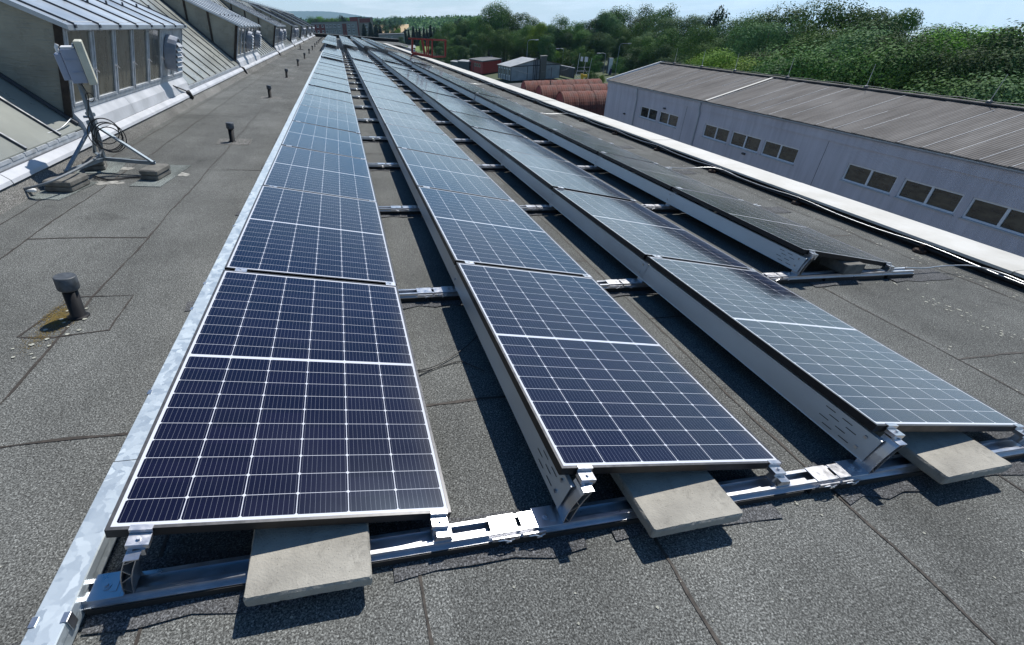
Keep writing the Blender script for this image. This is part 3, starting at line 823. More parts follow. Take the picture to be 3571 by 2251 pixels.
dz0 = None
for i, y0 in enumerate(DORM):
    y1 = y0 + DWID
    lab = ['first dormer from the camera, with five dirty panes and one louvre hood', 'second dormer from the camera, two grey louvre hoods on its front'][i] if i < 2 else f"grey roofed dormer with louvre hoods, {ordinal(i + 1)} from the camera"
    loc = Q @ T(WX, y0, 0); o0 = (WX, y0, 0)
    if i > 1:
        dup(dz0, lab, loc); continue
    d = thing('roof_dormer', lab, 'dormer', group='glazed dormers of the lantern roof'); d.matrix_world = loc
    # roof sheet
    rs = MB(); ox = TX + .075; x2 = RX - .15
    za = droof_z(ox)
    rs.loft([[(ox, y0 - .07, za), (ox, y1 + .07, za)], [(x2, y0 - .07, droof_z(x2)), (x2, y1 + .07, droof_z(x2))]], closed=False)
    rs.loft([[(ox, y1 + .07, za - .05), (ox, y0 - .07, za - .05)], [(x2, y1 + .07, droof_z(x2) - .05), (x2, y0 - .07, droof_z(x2) - .05)]], closed=False)
    rs.loft([[(ox, y0 - .07, za - .05), (ox, y1 + .07, za - .05)], [(ox, y0 - .07, za), (ox, y1 + .07, za)]], closed=False)
    rs.loft([[(x2, y0 - .07, droof_z(x2) - .05), (ox, y0 - .07, za - .05)], [(x2, y0 - .07, droof_z(x2)), (ox, y0 - .07, za)]], closed=False)
    rs.loft([[(ox, y1 + .07, za - .05), (x2, y1 + .07, droof_z(x2) - .05)], [(ox, y1 + .07, za), (x2, y1 + .07, droof_z(x2))]], closed=False)
    rs.build('roof_sheet', 'zinc', d, o0)
    se = MB()
    for j in range(8):
        yq = y0 + .10 + j * (DWID - .2) / 7
        se.bar((ox + .004, yq, za + .009), (x2, yq, droof_z(x2) + .009), .011, .018)
        se.box(ox - .01, ox + .02, yq - .015, yq + .02, za - .03, za + .004)
        xm = ox - .55; hk = MB(); hk.box(xm - .012, xm + .012, yq - .008, yq + .008, droof_z(xm) + .015, droof_z(xm) + .06); hk.build('snow_hook', 'seam', d, o0)
    se.build('roof_seam', 'seam', d, o0)
    # eaves board
    MB().loft([[(TX + .012, y0, TZ + .002), (TX + .012, y1, TZ + .002)], [(TX + .03, y0, za - .052), (TX + .03, y1, za - .052)]], closed=False).build('eaves_board', 'frame_wh', d, o0)
    # side walls (wired glass) with dark posts, following the slope below and the roof above
    for s_, yw in ((-1, y0), (1, y1)):
        xa = TX - .02; n = 14; lo = []; hi = []
        xe = -4.86
        lo = [(WX - .01, WZ - .06), (WX + .05, WZ)]; 
        side = MB()
        xs = [WX - .02 - (WX - .02 - xe) * j / 10 for j in range(11)]
        pts = [(xs[0], slope_z(xs[0]) + .0)] + [(x, slope_z(x)) for x in xs[1:]]
        upr = [(x, droof_z(x) - .05) for x in xs]
        side.poly(([(x, yw, z) for x, z in pts] + [(x, yw, z) for x, z in reversed(upr)] + [(TX - .012, yw, droof_z(TX) - .05)])[::1 if s_ < 0 else -1])
        side.build('side_wall', 'wired', d, o0)
        po = MB(); po.bar((WX - .045, yw + s_ * .012, WZ - .05), (TX - .045, yw + s_ * .012, droof_z(TX - .045) - .052), .075, .022, (0, 1, 0)); po.build('side_post', 'darkpost', d, o0)
        for xq in (-3.02, -3.62, -4.2):
            po = MB(); po.bar((xq, yw + s_ * .012, slope_z(xq)), (xq + .01, yw + s_ * .012, droof_z(xq) - .052), .055, .022, (0, 1, 0)); po.build('side_post', 'darkpost', d, o0)
        ch = MB(); ch.bar((WX + .03, yw + s_ * .03, slope_z(WX + .03) + .03), (xe, yw + s_ * .03, slope_z(xe) + .03), .05, .03); ch.build('side_flashing', 'seam', d, o0)
    # front: sill flashing, frames, panes
    sf = MB(); q = y0; jn = 3
    while q < y1 - .01:
        e = min(q + DWID / jn, y1); sec = [(-2.318, .214), (-2.345, .345), (-2.40, .43), (WX + .01, WZ)]
        sf.loft([[(x, q + .003, z) for x, z in sec], [(x, e - .003, z) for x, z in sec]], closed=False); q = e
    sf.build('sill_flashing', 'flash', d, o0)
    for yw, f_ in ((y0, 1), (y1, -1)):
        se_ = MB()
        pts = [(-2.318, yw, .214), (-2.345, yw, .345), (-2.40, yw, .43), (WX + .01, yw, WZ), (-2.46, yw, .30), (-2.40, yw, .20)]
        se_.poly(pts if f_ > 0 else pts[::-1]); se_.build('sill_cheek', 'flash', d, o0)

    def fp(y, h, o_=0): return (WX + PDX * h + PDZ * o_, y, WZ + PDZ * h - PDX * o_)
    fr = MB()
    nw = 7; wv = DWID / nw

    def fbar(ya, yb_, ha, hb, oa, ob):
        fr.loft([[fp(ya, ha, oa), fp(yb_, ha, oa), fp(yb_, ha, ob), fp(ya, ha, ob)], [fp(ya, hb, oa), fp(yb_, hb, oa), fp(yb_, hb, ob), fp(ya, hb, ob)]], caps=True)
    fbar(y0, y1, 0.0, .05, -.02, .022); fbar(y0, y1, WH - .055, WH, -.02, .022)
    for j in range(nw + 1):
        yc = y0 + j * wv; ww = .024
        fbar(max(y0, yc - ww), min(y1, yc + ww), .05, WH - .055, -.02, .018)
    fr.build('front_frame', 'frame_wh', d, o0)
    hoods = (5,) if i == 0 else (2, 5)
    for j in range(nw):
        ya = y0 + j * wv + .024; yb_ = y0 + (j + 1) * wv - .024
        wn = MB(); e = .03
        for (pa, pb, ha, hb) in ((ya + .004, yb_ - .004, .055, .055 + e), (ya + .004, yb_ - .004, WH - .06 - e, WH - .06), (ya + .004, ya + .004 + e, .055 + e, WH - .06 - e), (yb_ - .004 - e, yb_ - .004, .055 + e, WH - .06 - e)):
            wn.loft([[fp(pa, ha, 0), fp(pb, ha, 0), fp(pb, ha, .026), fp(pa, ha, .026)], [fp(pa, hb, 0), fp(pb, hb, 0), fp(pb, hb, .026), fp(pa, hb, .026)]], caps=True)
        wo = wn.build('window', 'frame_wh', d, o0)
        pn = MB(); pn.quad(fp(ya + .02, .07, .008), fp(yb_ - .02, .07, .008), fp(yb_ - .02, WH - .075, .008), fp(ya + .02, WH - .075, .008))
        pn.build('pane', 'frame_wh' if (j in hoods or j == 6) and i == 0 else 'pane_dirty', wo)
        wo.children[-1].data.transform(Matrix.Translation(-Vector(o0)))
        hd = MB(); c = fp(yb_ - .01, WH * .45, .03); hd.tube([fp(yb_ + .005, WH * .45, .02), fp(yb_ + .005, WH * .45, .05), fp(yb_ + .05, WH * .42, .06)], .009, 6)
        ho = hd.build('handle', 'clamp', wo); ho.data.transform(Matrix.Translation(-Vector(o0)))
    for j in hoods:
        yc = y0 + (j + .5) * wv; hh = WH * .52
        # a barrel hood with louvre slats
        hb = MB(); n = 20; rr = .24 if i == 0 else .235
        def ringp(o_, r_): return [fp(yc + .82 * r_ * math.cos(2 * math.pi * q / n), hh + 1.18 * r_ * math.sin(2 * math.pi * q / n), o_) for q in range(n)]
        hb.loft([ringp(.02, rr * .72), ringp(.022, rr * .98), ringp(.05, rr), ringp(.20, rr), ringp(.205, rr * .93), ringp(.13, rr * .9)], caps=True)
        h_ = hb.build('louvre_hood', 'vent', d, o0)
        lv = MB()
        for q in range(6):
            hq = hh + 1.18 * rr * (.72 - q * .29); wq = .82 * rr * math.sqrt(max(.05, 1 - ((hq - hh) / (1.18 * rr)) ** 2)) * .97
            lv.loft([[fp(yc - wq, hq, .185), fp(yc + wq, hq, .185)], [fp(yc - wq, hq - .055, .245), fp(yc + wq, hq - .055, .245)]], closed=False)
            lv.loft([[fp(yc + wq, hq - .004, .185), fp(yc - wq, hq - .004, .185)], [fp(yc + wq, hq - .059, .245), fp(yc - wq, hq - .059, .245)]], closed=False)
        ls = lv.build('louvre_slat', 'flash', h_); ls.data.transform(Matrix.Translation(-Vector(o0)))
    if i == 1: dz0 = d
# ridge of the lantern with its row of lightning stubs
rg = thing('lantern_ridge', 'zinc ridge cap of the lantern roof with a row of small rods', 'roof ridge', (RX, 0, RZ), frame=Q)
MB().box(RX - .7, RX + .12, -6, 84, RZ - .06, RZ + .05).build('cap_sheet', 'zinc', rg, (RX, 0, RZ))
ro = MB()
for q in range(80): ro.tube([(RX - .4, 2 + q * 1.02, RZ + .04), (RX - .38, 2 + q * 1.02, RZ + .28)], .008, 5)
ro.build('rod', 'wire', rg, (RX, 0, RZ))
bk = MB(); bk.quad((RX - .7, 84, RZ - .06), (RX - .7, -6, RZ - .06), (-9, -6, 0), (-9, 84, 0)); bk.build('rear_slope', 'slope_glare', rg, (RX, 0, RZ))
ew = MB()
for yv, s_ in ((-6.0, 1), (84.0, -1)):
    pts = [(SX, yv, .0), (SX, yv, SZ - .012), (RX, yv, RZ - .061), (RX - .7, yv, RZ - .07), (-9, yv, 0)]
    ew.poly(pts[::s_])
ew.build('end_wall', 'greywall', rg, (RX, 0, RZ))
# black drain spouts at each slope end, and the cable on the first sill
for i, (a, b) in enumerate(gaps[1:-1]):
    s = MB(); s.tube([(-2.33, b - .06, .21), (-2.24, b - .05, .19), (-2.20, b - .02, .10), (-2.17, b - .02, .03)], [.03, .035, .03, .026], 8)
    tag(s.build('drain_spout', 'rubber', frame=Q), f"small black drain spout over the flashing, {ordinal(i + 1)} from the near end", 'drain spout', 'drain spouts of the lantern gutter')
s = MB(); s.tube(smooth_path([(-2.36, 10.0, .37), (-2.31, 10.25, .30), (-2.29, 10.5, .24), (-2.25, 10.55, .2)]), .012, 6); s.tube([(-2.25, 10.5, .22), (-2.22, 10.6, .10)], [.045, .035], 8)
tag(s.build('drain_hose', 'rubber', frame=Q, smooth=True), 'black hose hanging over the sill below the first louvre hood', 'hose')

# ------------------------------------------------------------------ antenna on its tripod, concrete blocks
A0 = (-1.845, 5.07, 0)
st = thing('antenna_stand', 'galvanised tripod mast carrying the antenna, standing on concrete blocks', 'antenna stand', A0, frame=Q)
MB().tube([(-1.845, 5.07, .13), (-1.832, 5.07, .54), (-1.822, 5.075, 1.10)], .024, 14).build('mast', 'steel', st, A0, smooth=True)
hub = (-1.836, 5.07, .50)
for ft in ((-1.31, 4.955, .125), (-2.0, 4.53, .125), (-2.06, 5.40, .125)):
    l = MB(); h_ = Vector(hub) + (Vector(ft) - Vector(hub)).normalized() * .02
    l.bar(h_, ft, .034, .005); l.bar(h_ + Vector((0, 0, -.014)), Vector(ft) + Vector((0, 0, -.014)), .005, .03)
    l.build('leg', 'steel', st, A0)
    b = MB(); a_ = Vector((-1.845, 5.07, .135)); b.bar(a_, Vector(ft) - Vector((0, 0, .005)), .005, .036); b.bar(a_ + Vector((0, 0, .018)), Vector(ft) + Vector((0, 0, .013)), .034, .005)
    b.lathe([(.009, 0), (.009, .012)], 8, T(ft[0], ft[1], ft[2] + .015)); b.build('foot_bar', 'steel', st, A0)
c = MB(); c.box(-1.875, -1.80, 5.03, 5.11, .485, .52); c.tube([(-1.80, 5.03, .56), (-1.88, 5.03, .56)], .012, 8); c.tube([(-1.79, 5.06, .58), (-1.87, 5.1, .58)], .02, 8); c.build('collar', 'steel', st, A0)
X = T(-1.70, 5.08, .87) @ Matrix.Rotation(R_(20), 4, 'Z') @ Matrix.Rotation(R_(-3), 4, 'Y')
an = thing('dish_antenna', 'square cream antenna with grey radio housing on the mast by the first dormer', 'antenna', frame=Q, local=X)
MB().bbox(-.033, .030, -.17, .19, 0, .365, .006).build('shell', 'antenna', an)
MB().box(.0302, .033, -.165, .185, .005, .360).build('face', 'antenna', an)
MB().bbox(-.165, -.034, -.12, .13, .012, .30, .006).build('radio_housing', 'radio', an)
MB().bbox(-.225, -.166, -.10, .11, .04, .262, .006).build('radio_cover', 'radio', an)
MB().bbox(-.155, -.045, -.112, .10, .3005, .318, .004).build('sunlit_top', 'white', an)  # white slab paints in the sunlight on top of the radio housing
MB().box(-.15, -.055, -.128, -.1205, .205, .213).box(-.13, -.04, -.128, -.1205, .10, .108).box(-.13, -.09, -.123, -.1205, .255, .265).build('rib', 'radio', an)
MB().tube([(-.185, -.06, .262), (-.185, -.06, .31), (-.17, -.06, .335)], .016, 10).build('connector', 'white', an)
MB().tube([(-.05, .04, .30), (-.05, .02, .335), (-.05, -.03, .335), (-.05, -.05, .30)], .008, 8).build('bracket', 'steel', an)
# cables
cb = MB()
cb.tube(smooth_path([(-1.80, 4.98, .89), (-1.79, 5.02, .80), (-1.80, 5.03, .70), (-1.795, 5.03, .58), (-1.80, 5.03, .50), (-1.80, 5.03, .3), (-1.83, 4.95, .2), (-1.87, 4.66, .165), (-1.88, 4.3, .165), (-1.99, 4.08, .13), (-2.25, 4.19, .05)]), .011, 8)
tag(cb.build('antenna_cable', 'conduit', frame=Q, smooth=True), 'grey conduit running down the mast and away over the left concrete block', 'cable')
coil = MB(); C0 = Vector((-1.70, 5.02, .40)); u = Vector((.85, .52, 0)).normalized()
for q in range(5):
    r_ = (.150, .122, .135, .118, .14)[q]; cc_ = C0 + u * (.012 * q - .03) + Vector((0, -.006 * q, (.0, .03, -.02, -.05, -.035)[q]))
    coil.tube([cc_ + u * r_ * math.cos(k * 2 * math.pi / 36) + Vector((0, 0, 1)) * r_ * 1.03 * math.sin(k * 2 * math.pi / 36) for k in range(37)], .0052, 6)
coil.tube(smooth_path([(-1.79, 5.02, .86), (-1.765, 5.02, .76), (-1.80, 5.02, .66), (-1.83, 5.02, .57), (-1.82, 5.02, .48)]), .005, 6)
coil.tube([Vector((-1.755, 5.02, .745)) + u * .035 * math.cos(k * .35) + Vector((0, 0, .04 * math.sin(k * .35))) for k in range(19)], .004, 6)
tag(coil.build('cable_coil', 'cable', frame=Q, smooth=True), 'coiled black cable hanging from the antenna mast collar', 'cable coil')
lc = MB()
for q, oy in enumerate((0, .02, -.03)): lc.tube(smooth_path([(-1.86, 4.75 + oy, .03), (-1.72, 4.70 + oy * 1.5, .008), (-1.55, 4.80 + oy, .008), (-1.36, 4.80 + oy * .3, .02)]), .005, 6)
tag(lc.build('floor_cable', 'cable', frame=Q, smooth=True), 'thin black cables on the felt between two concrete blocks', 'cable')
for pos, lab in (((-1.30, 4.86, 0, .185, .33, -.14), 'pair of stacked concrete blocks under the right foot of the antenna stand'),
                 ((-1.965, 4.42, 0, .245, .33, -.12), 'pair of stacked concrete blocks under the near left foot of the antenna stand'),
                 ((-2.01, 5.20, 0, .20, .24, .25), 'pair of stacked concrete blocks under the far foot of the antenna stand')):
    x, y, z, sx, sy, rz = pos; rz_ = Matrix.Rotation(rz, 4, 'Z')
    for lv, (z0, z1, w_) in enumerate(((.008, .058, .0), (.060, .112, .0))):
        b = MB(); b.bbox(-sx / 2, sx / 2, -sy / 2, sy / 2, 0, z1 - z0, .012)
        tag(b.build('concrete_block', 'concrete_old', frame=Q @ T(x + lv * .006, y - lv * .008, z0) @ rz_), lab.replace('pair of stacked concrete blocks', ('lower', 'upper')[lv] + ' of two stacked concrete blocks'), 'concrete block', 'weathered concrete blocks under the antenna stand')
for n_, (x, y, sx, sy, rz, lab) in enumerate(((-1.26, 4.93, .30, .92, -.09, 'grey green felt pad below the right foot blocks of the antenna'), (-2.0, 4.35, .34, .62, -.16, 'grey green felt pad below the near left antenna blocks'), (-1.98, 5.35, .40, .75, .12, 'grey green felt pad below the far antenna blocks'))):
    b = MB(); b.box(-sx / 2, sx / 2, -sy / 2, sy / 2, .0008, .006)
    tag(b.build('felt_pad', 'patch', frame=Q @ T(x, y, 0) @ Matrix.Rotation(rz, 4, 'Z')), lab, 'felt pad', 'felt pads under the antenna blocks')
sn = MB()
for x, y, r_ in ((-1.05, 4.96, .07), (-1.10, 5.0, .06), (-1.66, 4.61, .08), (-1.75, 4.62, .09), (-1.58, 4.60, .05), (-1.80, 5.22, .09), (-1.70, 5.2, .06), (-1.68, 5.22, .05)): blob(sn, x, y, r_, .0032 + random.random() * .0006, 14)
tag(sn.build('mortar_stain', 'stain', frame=Q), 'pale mortar stains on the felt round the antenna blocks', 'stain', kind='stuff')
pv = MB(); pv.tube(smooth_path([(-2.9, 3.9, .42), (-2.6, 4.2, .33), (-2.52, 4.8, .36), (-2.42, 5.5, .33), (-2.4, 5.9, .40)]), .008, 6)
tag(pv.build('white_wire', 'wire', frame=Q, smooth=True), 'pale thin wire sagging over the gutter beside the antenna', 'wire')
pv = MB(); pv.tube([(-2.6, 4.1, .035), (-2.30, 4.19, .045), (-2.12, 4.16, .05)], .018, 10)
tag(pv.build('white_conduit', 'white', frame=Q, smooth=True), 'white plastic conduit end on the felt at the left of the roof', 'conduit')

# ------------------------------------------------------------------ red hoist frame on the parapet edge
hg = thing('hoist_frame', 'red steel hoist frame standing on the parapet edge', 'hoist frame', (6.5, 33.5, .15), frame=Q)
o0 = (6.5, 33.5, .15)
RXF = Q.inverted()


def loc_(px, py, D): return RXF @ at(px, py, D)


DH = 36.0
p = {k: loc_(x, y, DH) for k, (x, y) in dict(a=(1424, 135), b=(1507, 139), c=(1507, 199), d=(1437, 186), e=(1438, 136), f=(1471, 137), g=(1481, 190), h=(1488, 139), i=(1488, 195), j=(1494, 139), k=(1494, 196)).items()}
b = MB(); b.bar(p['a'], p['b'], .11, .09); b.build('top_beam', 'red', hg, o0)
MB().bar(p['d'], p['c'], .2, .15).build('base_beam', 'red', hg, o0)
for a_, b_, w_ in (('e', 'd', .12), ('f', 'g', .14), ('h', 'i', .075), ('j', 'k', .075), ('b', 'c', .09)): MB().bar(p[a_], p[b_], w_).build('upright', 'red', hg, o0)
back = Vector((1.2, 1.6, 0))
MB().bar(p['b'] + back, p['c'] + back, .12).build('upright', 'red', hg, o0); MB().bar(p['b'], p['b'] + back, .10).build('cross_beam', 'red', hg, o0); MB().bar(p['c'], p['c'] + back, .10).build('cross_beam', 'red', hg, o0)
MB().bar(p['e'] + Vector((-.1, 0, -1.0)), p['d'] + Vector((.3, 0, .1)), .06).build('brace', 'red', hg, o0)
MB().bar(p['e'] + Vector((-.1, 0, -1.0)), p['e'] + Vector((-.1, 0, -1.45)), .06).build('brace', 'red', hg, o0)

# ------------------------------------------------------------------ ground, fields, hill
gd = MB(); gx = [-9000, -2000, -300, -60, 0, 40, 70, 110, 160, 240, 400, 700, 1200, 2500]; gy = [-9000, -900, -200, -40, 0, 60, 120, 200, 400, 800, 1600, 3500, 9000]


def gz_(x, y): return GZ - .3 - .05 * max(0, min(x, 2500) - 110)      # the land falls away beyond the wood


gd.loft([[(x, y, gz_(x, y)) for x in gx] for y in gy], closed=False); gd.f = [f[::-1] for f in gd.f]
tag(gd.build('ground', 'ground', smooth=True), 'grassy land reaching to the horizon', None, kind='structure')
yd = MB(); yd.quad((-20, -40, GZ), (31, -40, GZ), (60, 120, GZ), (-20, 120, GZ))
tag(yd.build('yard', 'asphalt'), 'grey asphalt yard between the hall and the low warehouse', None, kind='structure')
a = at(1418, 190, 270); b = at(1520, 190, 270); c = at(1520, 150, 345); d = at(1405, 150, 345)
lw = MB(); lw.poly([(q.x, q.y, GZ - .2) for q in (a, b, c, d)]); tag(lw.build('lawn', 'lawn'), 'bright green lawn seen behind the red hoist frame', None, kind='structure')
q = [at(x, 100, D) for x, D in ((1290, 660), (1400, 660), (1440, 900), (1290, 900))]
fd = MB(); fd.poly([(v.x, v.y, GZ + .5 + (6 if i > 1 else 0)) for i, v in enumerate(q)]); tag(fd.build('field', 'field'), 'tan harvested field far behind the low grey block', None, kind='structure')


def ridge(name, prof, D0, depth, label, seed, mname='hill'):
    """far hill: rounded ridge following a height profile against bearing"""
    rg_ = random.Random(seed); mb = MB(); rows = []
    P = []
    for (x0, y0), (x1, y1) in zip(prof, prof[1:]):
        n = max(2, int((x1 - x0) / 12))
        for k in range(n): P.append((x0 + (x1 - x0) * k / n, y0 + (y1 - y0) * k / n))
    P.append(prof[-1])
    for j in range(9):
        f_ = j / 8; h_ = math.sin(math.pi * min(1, f_ * .5 + .0)) if f_ < 1 else 1; D = D0 + depth * f_
        r_ = []
        for px, py in P:
            top = at(px, py, D0 + depth); base = at(px, 60, D)
            z = (GZ - 2) + (top.z - (GZ - 2)) * (math.sin(f_ * math.pi / 2) ** 1.3) + rg_.uniform(-1, 1) * depth * .0015
            r_.append((base.x, base.y, z))
        rows.append(r_)
    back_ = [(x * 1.15, y * 1.15, GZ - 5) for x, y, z in rows[-1]]; rows.append(back_)
    mb.loft(rows, closed=False); o = mb.build(name, mname, smooth=True); return tag(o, label, None, kind='structure')


ridge('hills', [(760, 70), (860, 52), (930, 44), (1000, 39.5), (1090, 39.5), (1150, 41), (1200, 46), (1240, 52), (1280, 60), (1330, 66), (1400, 70)], 6500, 1500, 'long wooded hill on the horizon, blue with distance', 5)
ridge('hills', [(1330, 70), (1400, 66), (1470, 63.5), (1540, 64.5), (1620, 68), (1700, 76)], 5200, 900, 'low far hill on the horizon beyond the woodland', 6)

# ------------------------------------------------------------------ warehouse with corrugated roof
WX0 = 24.873; YC = 43.62; RDX = 29.93; EZ = -3.5; RZW = -2.34; YN = -14.0
wh = thing('warehouse', 'low grey warehouse with corrugated brown roof and strip windows', 'building', (WX0, YC, GZ)); o0 = (WX0, YC, GZ)
m, t, p_ = new_mat('corrugated grey cladding')
co = N(t, 'ShaderNodeTexCoord').outputs['Object']; wv = N(t, 'ShaderNodeTexWave', Scale=5.2, Distortion=0.0); wv.bands_direction = 'Y'; t.links.new(co, wv.inputs['Vector'])
bp = N(t, 'ShaderNodeBump', Strength=.5, Distance=.02); t.links.new(wv.outputs[0], bp.inputs['Height']); t.links.new(bp.outputs[0], p_.inputs['Normal'])
nz = N(t, 'ShaderNodeTexNoise', Scale=.5, Detail=6.0); t.links.new(co, nz.inputs['Vector']); mp = N(t, 'ShaderNodeMapping'); mp.inputs['Scale'].default_value = (1, 2.6, .16); t.links.new(co, mp.inputs[0])
n2 = N(t, 'ShaderNodeTexNoise', Scale=1.3, Detail=8.0, Roughness=.7); t.links.new(mp.outputs[0], n2.inputs['Vector'])
mm = N(t, 'ShaderNodeMixRGB'); mm.blend_type = 'MULTIPLY'; mm.inputs[0].default_value = 1.0
t.links.new(ramp(t, nz.outputs[0], [(.3, (.54, .52, .57)), (.7, (.63, .61, .66))]), mm.inputs[1]); t.links.new(ramp(t, n2.outputs[0], [(.3, .80), (.6, 1.0)]), mm.inputs[2]); t.links.new(mm.outputs[0], p_.inputs['Base Color']); p_.inputs['Roughness'].default_value = .7
M['clad'] = m
m, t, p_ = new_mat('corrugated fibre cement'); M['fibre'] = m
co = N(t, 'ShaderNodeTexCoord').outputs['Object']
wv = N(t, 'ShaderNodeTexWave', Scale=2.4, Distortion=0.0); wv.bands_direction = 'Y'; t.links.new(co, wv.inputs['Vector'])
bp = N(t, 'ShaderNodeBump', Strength=.55, Distance=.05); t.links.new(wv.outputs[0], bp.inputs['Height']); t.links.new(bp.outputs[0], p_.inputs['Normal'])
mp = N(t, 'ShaderNodeMapping'); mp.inputs['Scale'].default_value = (.22, 1.5, 1); t.links.new(co, mp.inputs[0])
n1 = N(t, 'ShaderNodeTexNoise', Scale=1.0, Detail=9.0, Roughness=.7); t.links.new(mp.outputs[0], n1.inputs['Vector'])
t.links.new(ramp(t, n1.outputs[0], [(.3, (.082, .076, .072)), (.5, (.132, .124, .118)), (.72, (.195, .186, .178))]), p_.inputs['Base Color']); p_.inputs['Roughness'].default_value = .9; p_.inputs['Specular IOR Level'].default_value = .2
wl = MB()
HB, HT = -5.62, -4.80
WIN = [(37.565, 35.09), (34.76, 32.32), (29.26, 26.785), (26.53, 24.02), (23.76, 21.23), (18.21, 15.67), (15.38, 12.92), (12.62, 10.12)]
wl.box(WX0, WX0 + .3, YN, YC, GZ, HB); wl.box(WX0, WX0 + .3, YN, YC, HT, -4.06)
ed = [YC] + [q for pr_ in WIN for q in pr_] + [YN]
for i in range(0, len(ed), 2): wl.box(WX0, WX0 + .3, ed[i + 1], ed[i], HB, HT)
wl.build('wall', 'clad', wh, o0)
gw = MB(); xr = 2 * RDX - WX0
gw.poly([(WX0 + .3, YC - .02, GZ), (WX0 + .3, YC - .02, EZ - .1), (RDX, YC - .02, RZW - .12), (xr, YC - .02, EZ - .1), (xr, YC - .02, GZ)]); gw.box(xr - .3, xr, YN, YC - .05, GZ, EZ - .12); gw.build('end_wall', 'clad', wh, o0)
MB().box(WX0 - .06, WX0 + .3, YN, YC + .02, -4.058, -3.56).build('fascia', 'clad', wh, o0)
rs = MB()
sy = YC + .1; strips = []
while sy > YN:
    wd_ = 1.09; e = random.uniform(-.006, .006); y_a = sy; y_b = sy - wd_ - .02
    rs.quad((WX0 - .12, y_b, EZ + e), (RDX, y_b, RZW + e), (RDX, y_a, RZW + .02 + e), (WX0 - .12, y_a, EZ + .02 + e)); sy -= wd_
    rs.quad((WX0 - .12, y_b, EZ + e), (WX0 - .12, y_a, EZ + .02 + e), (WX0 - .12, y_a, EZ - .05), (WX0 - .12, y_b, EZ - .05))
rs.quad((RDX, YN, RZW), (xr + .1, YN, EZ), (xr + .1, YC + .1, EZ), (RDX, YC + .1, RZW)); rs.build('roof', 'fibre', wh, o0)
ln = MB(); rg_ = random.Random(4)
sy = YC
while sy > YN:
    if rg_.random() < .7:
        f0 = rg_.choice((0, 0, .1, .5)); f1 = rg_.choice((1, 1, .9, .55)); e = .03
        xa = WX0 - .1 + (RDX - WX0) * f0; xb = WX0 + (RDX - WX0) * f1; za = EZ + (RZW - EZ) * f0 + e; zb = EZ + (RZW - EZ) * f1 + e
        if f1 > f0: ln = MB(); ln.bar((xa, sy, za), (xb, sy, zb), .018, .012); ln.build('roof_batten', 'frame_wh', wh, o0)
    sy -= 1.09
MB().bar((WX0 - .1, 29.67, EZ + .05), (RDX, 29.95, RZW + .05), .20, .02).build('pale_strip', 'cap', wh, o0)
MB().bar((WX0 - .16, YC + .12, EZ + .0), (RDX, YC + .12, RZW + .02), .10, .24).bar((RDX, YC + .12, RZW + .02), (xr + .1, YC + .12, EZ), .10, .24).build('verge_trim', 'white', wh, o0)
MB().bar((RDX, YN, RZW + .05), (RDX, YC + .1, RZW + .05), .35, .06).build('ridge_tile', 'fibre', wh, o0)
gt = MB(); gt.loft([[(WX0 - .13 + .07 * math.cos(a_), y, EZ - .06 + .07 * math.sin(a_)) for a_ in [math.pi + k * math.pi / 6 for k in range(7)]] for y in (YN, YC + .1)], closed=False); gt.build('gutter', 'zinc', wh, o0)
for y in (38.38, 30.1, 6.0):
    MB().tube([(WX0 - .13, y, EZ - .1), (WX0 - .13, y, EZ - .5), (WX0 - .06, y - .05, EZ - .85), (WX0 - .06, y - .05, GZ)], .05, 8).build('downpipe', 'zinc', wh, o0)
jl = MB()
for y in (31.6, 19.7, 8.5): jl.box(WX0 - .004, WX0, y - .012, y + .012, GZ, -4.07)
jl.build('wall_joint', 'seam', wh, o0)
for (ya, yb_) in WIN:
    f_ = MB(); x0 = WX0 + .05; e = .07
    for (p0, p1, h0, h1) in ((yb_, ya, HB, HB + e), (yb_, ya, HT - e, HT), (yb_, yb_ + e, HB + e, HT - e), (ya - e, ya, HB + e, HT - e), ((ya + yb_) / 2 - .05, (ya + yb_) / 2 + .05, HB + e, HT - e)): f_.box(x0, x0 + .07, p0, p1, h0, h1)
    wo = f_.build('window', 'winwhite', wh, o0)
    pn = MB(); pn.quad((x0 + .045, ya - .03, HB + .03), (x0 + .045, yb_ + .03, HB + .03), (x0 + .045, yb_ + .03, HT - .03), (x0 + .045, ya - .03, HT - .03)); po = pn.build('pane', 'win', wo); po.data.transform(T(*[-q for q in o0]))
    sl2 = MB(); sl2.box(WX0 - .05, WX0 + .05, yb_ - .03, ya + .03, HB - .05, HB - .002); so2 = sl2.build('sill', 'zinc', wo); so2.data.transform(T(*[-q for q in o0]))
for (y, z) in ((39.9, -5.75), (34.2, -4.55), (25.0, -5.85)):
    MB().box(WX0 - .10, WX0, y - .12, y + .12, z - .05, z + .05).build('wall_lamp', 'seam', wh, o0)
rodp = None
for i, y in enumerate((41.68, 37.87, 33.95, 28.89, 23.22, 17.07)):
    lab = f"thin lightning rod on the warehouse ridge, {ordinal(i + 1)} from the white verge"
    loc = T(RDX, y, RZW + .08) @ Matrix.Rotation(random.uniform(-.06, .1), 4, 'X')
    if rodp is None:
        rodp = thing('lightning_rod', lab, 'lightning rod', group='lightning rods on the warehouse ridge'); rodp.matrix_world = loc
        MB().lathe([(.13, 0), (.11, .09), (.04, .13)], 10).build('foot', 'seam', rodp); MB().tube([(0, 0, .1), (0, .02, 1.15)], [.018, .010], 6).build('rod', 'wire', rodp)
    else: dup(rodp, lab, loc)
rw = MB(); rw.tube([(RDX + .1, 44 - q * .8, RZW + .14 + .03 * math.sin(q * 2.2)) for q in range(72)], .016, 5)
tag(rw.build('ridge_wire', 'seam', smooth=True), 'dark wire strung along the warehouse ridge', 'wire')

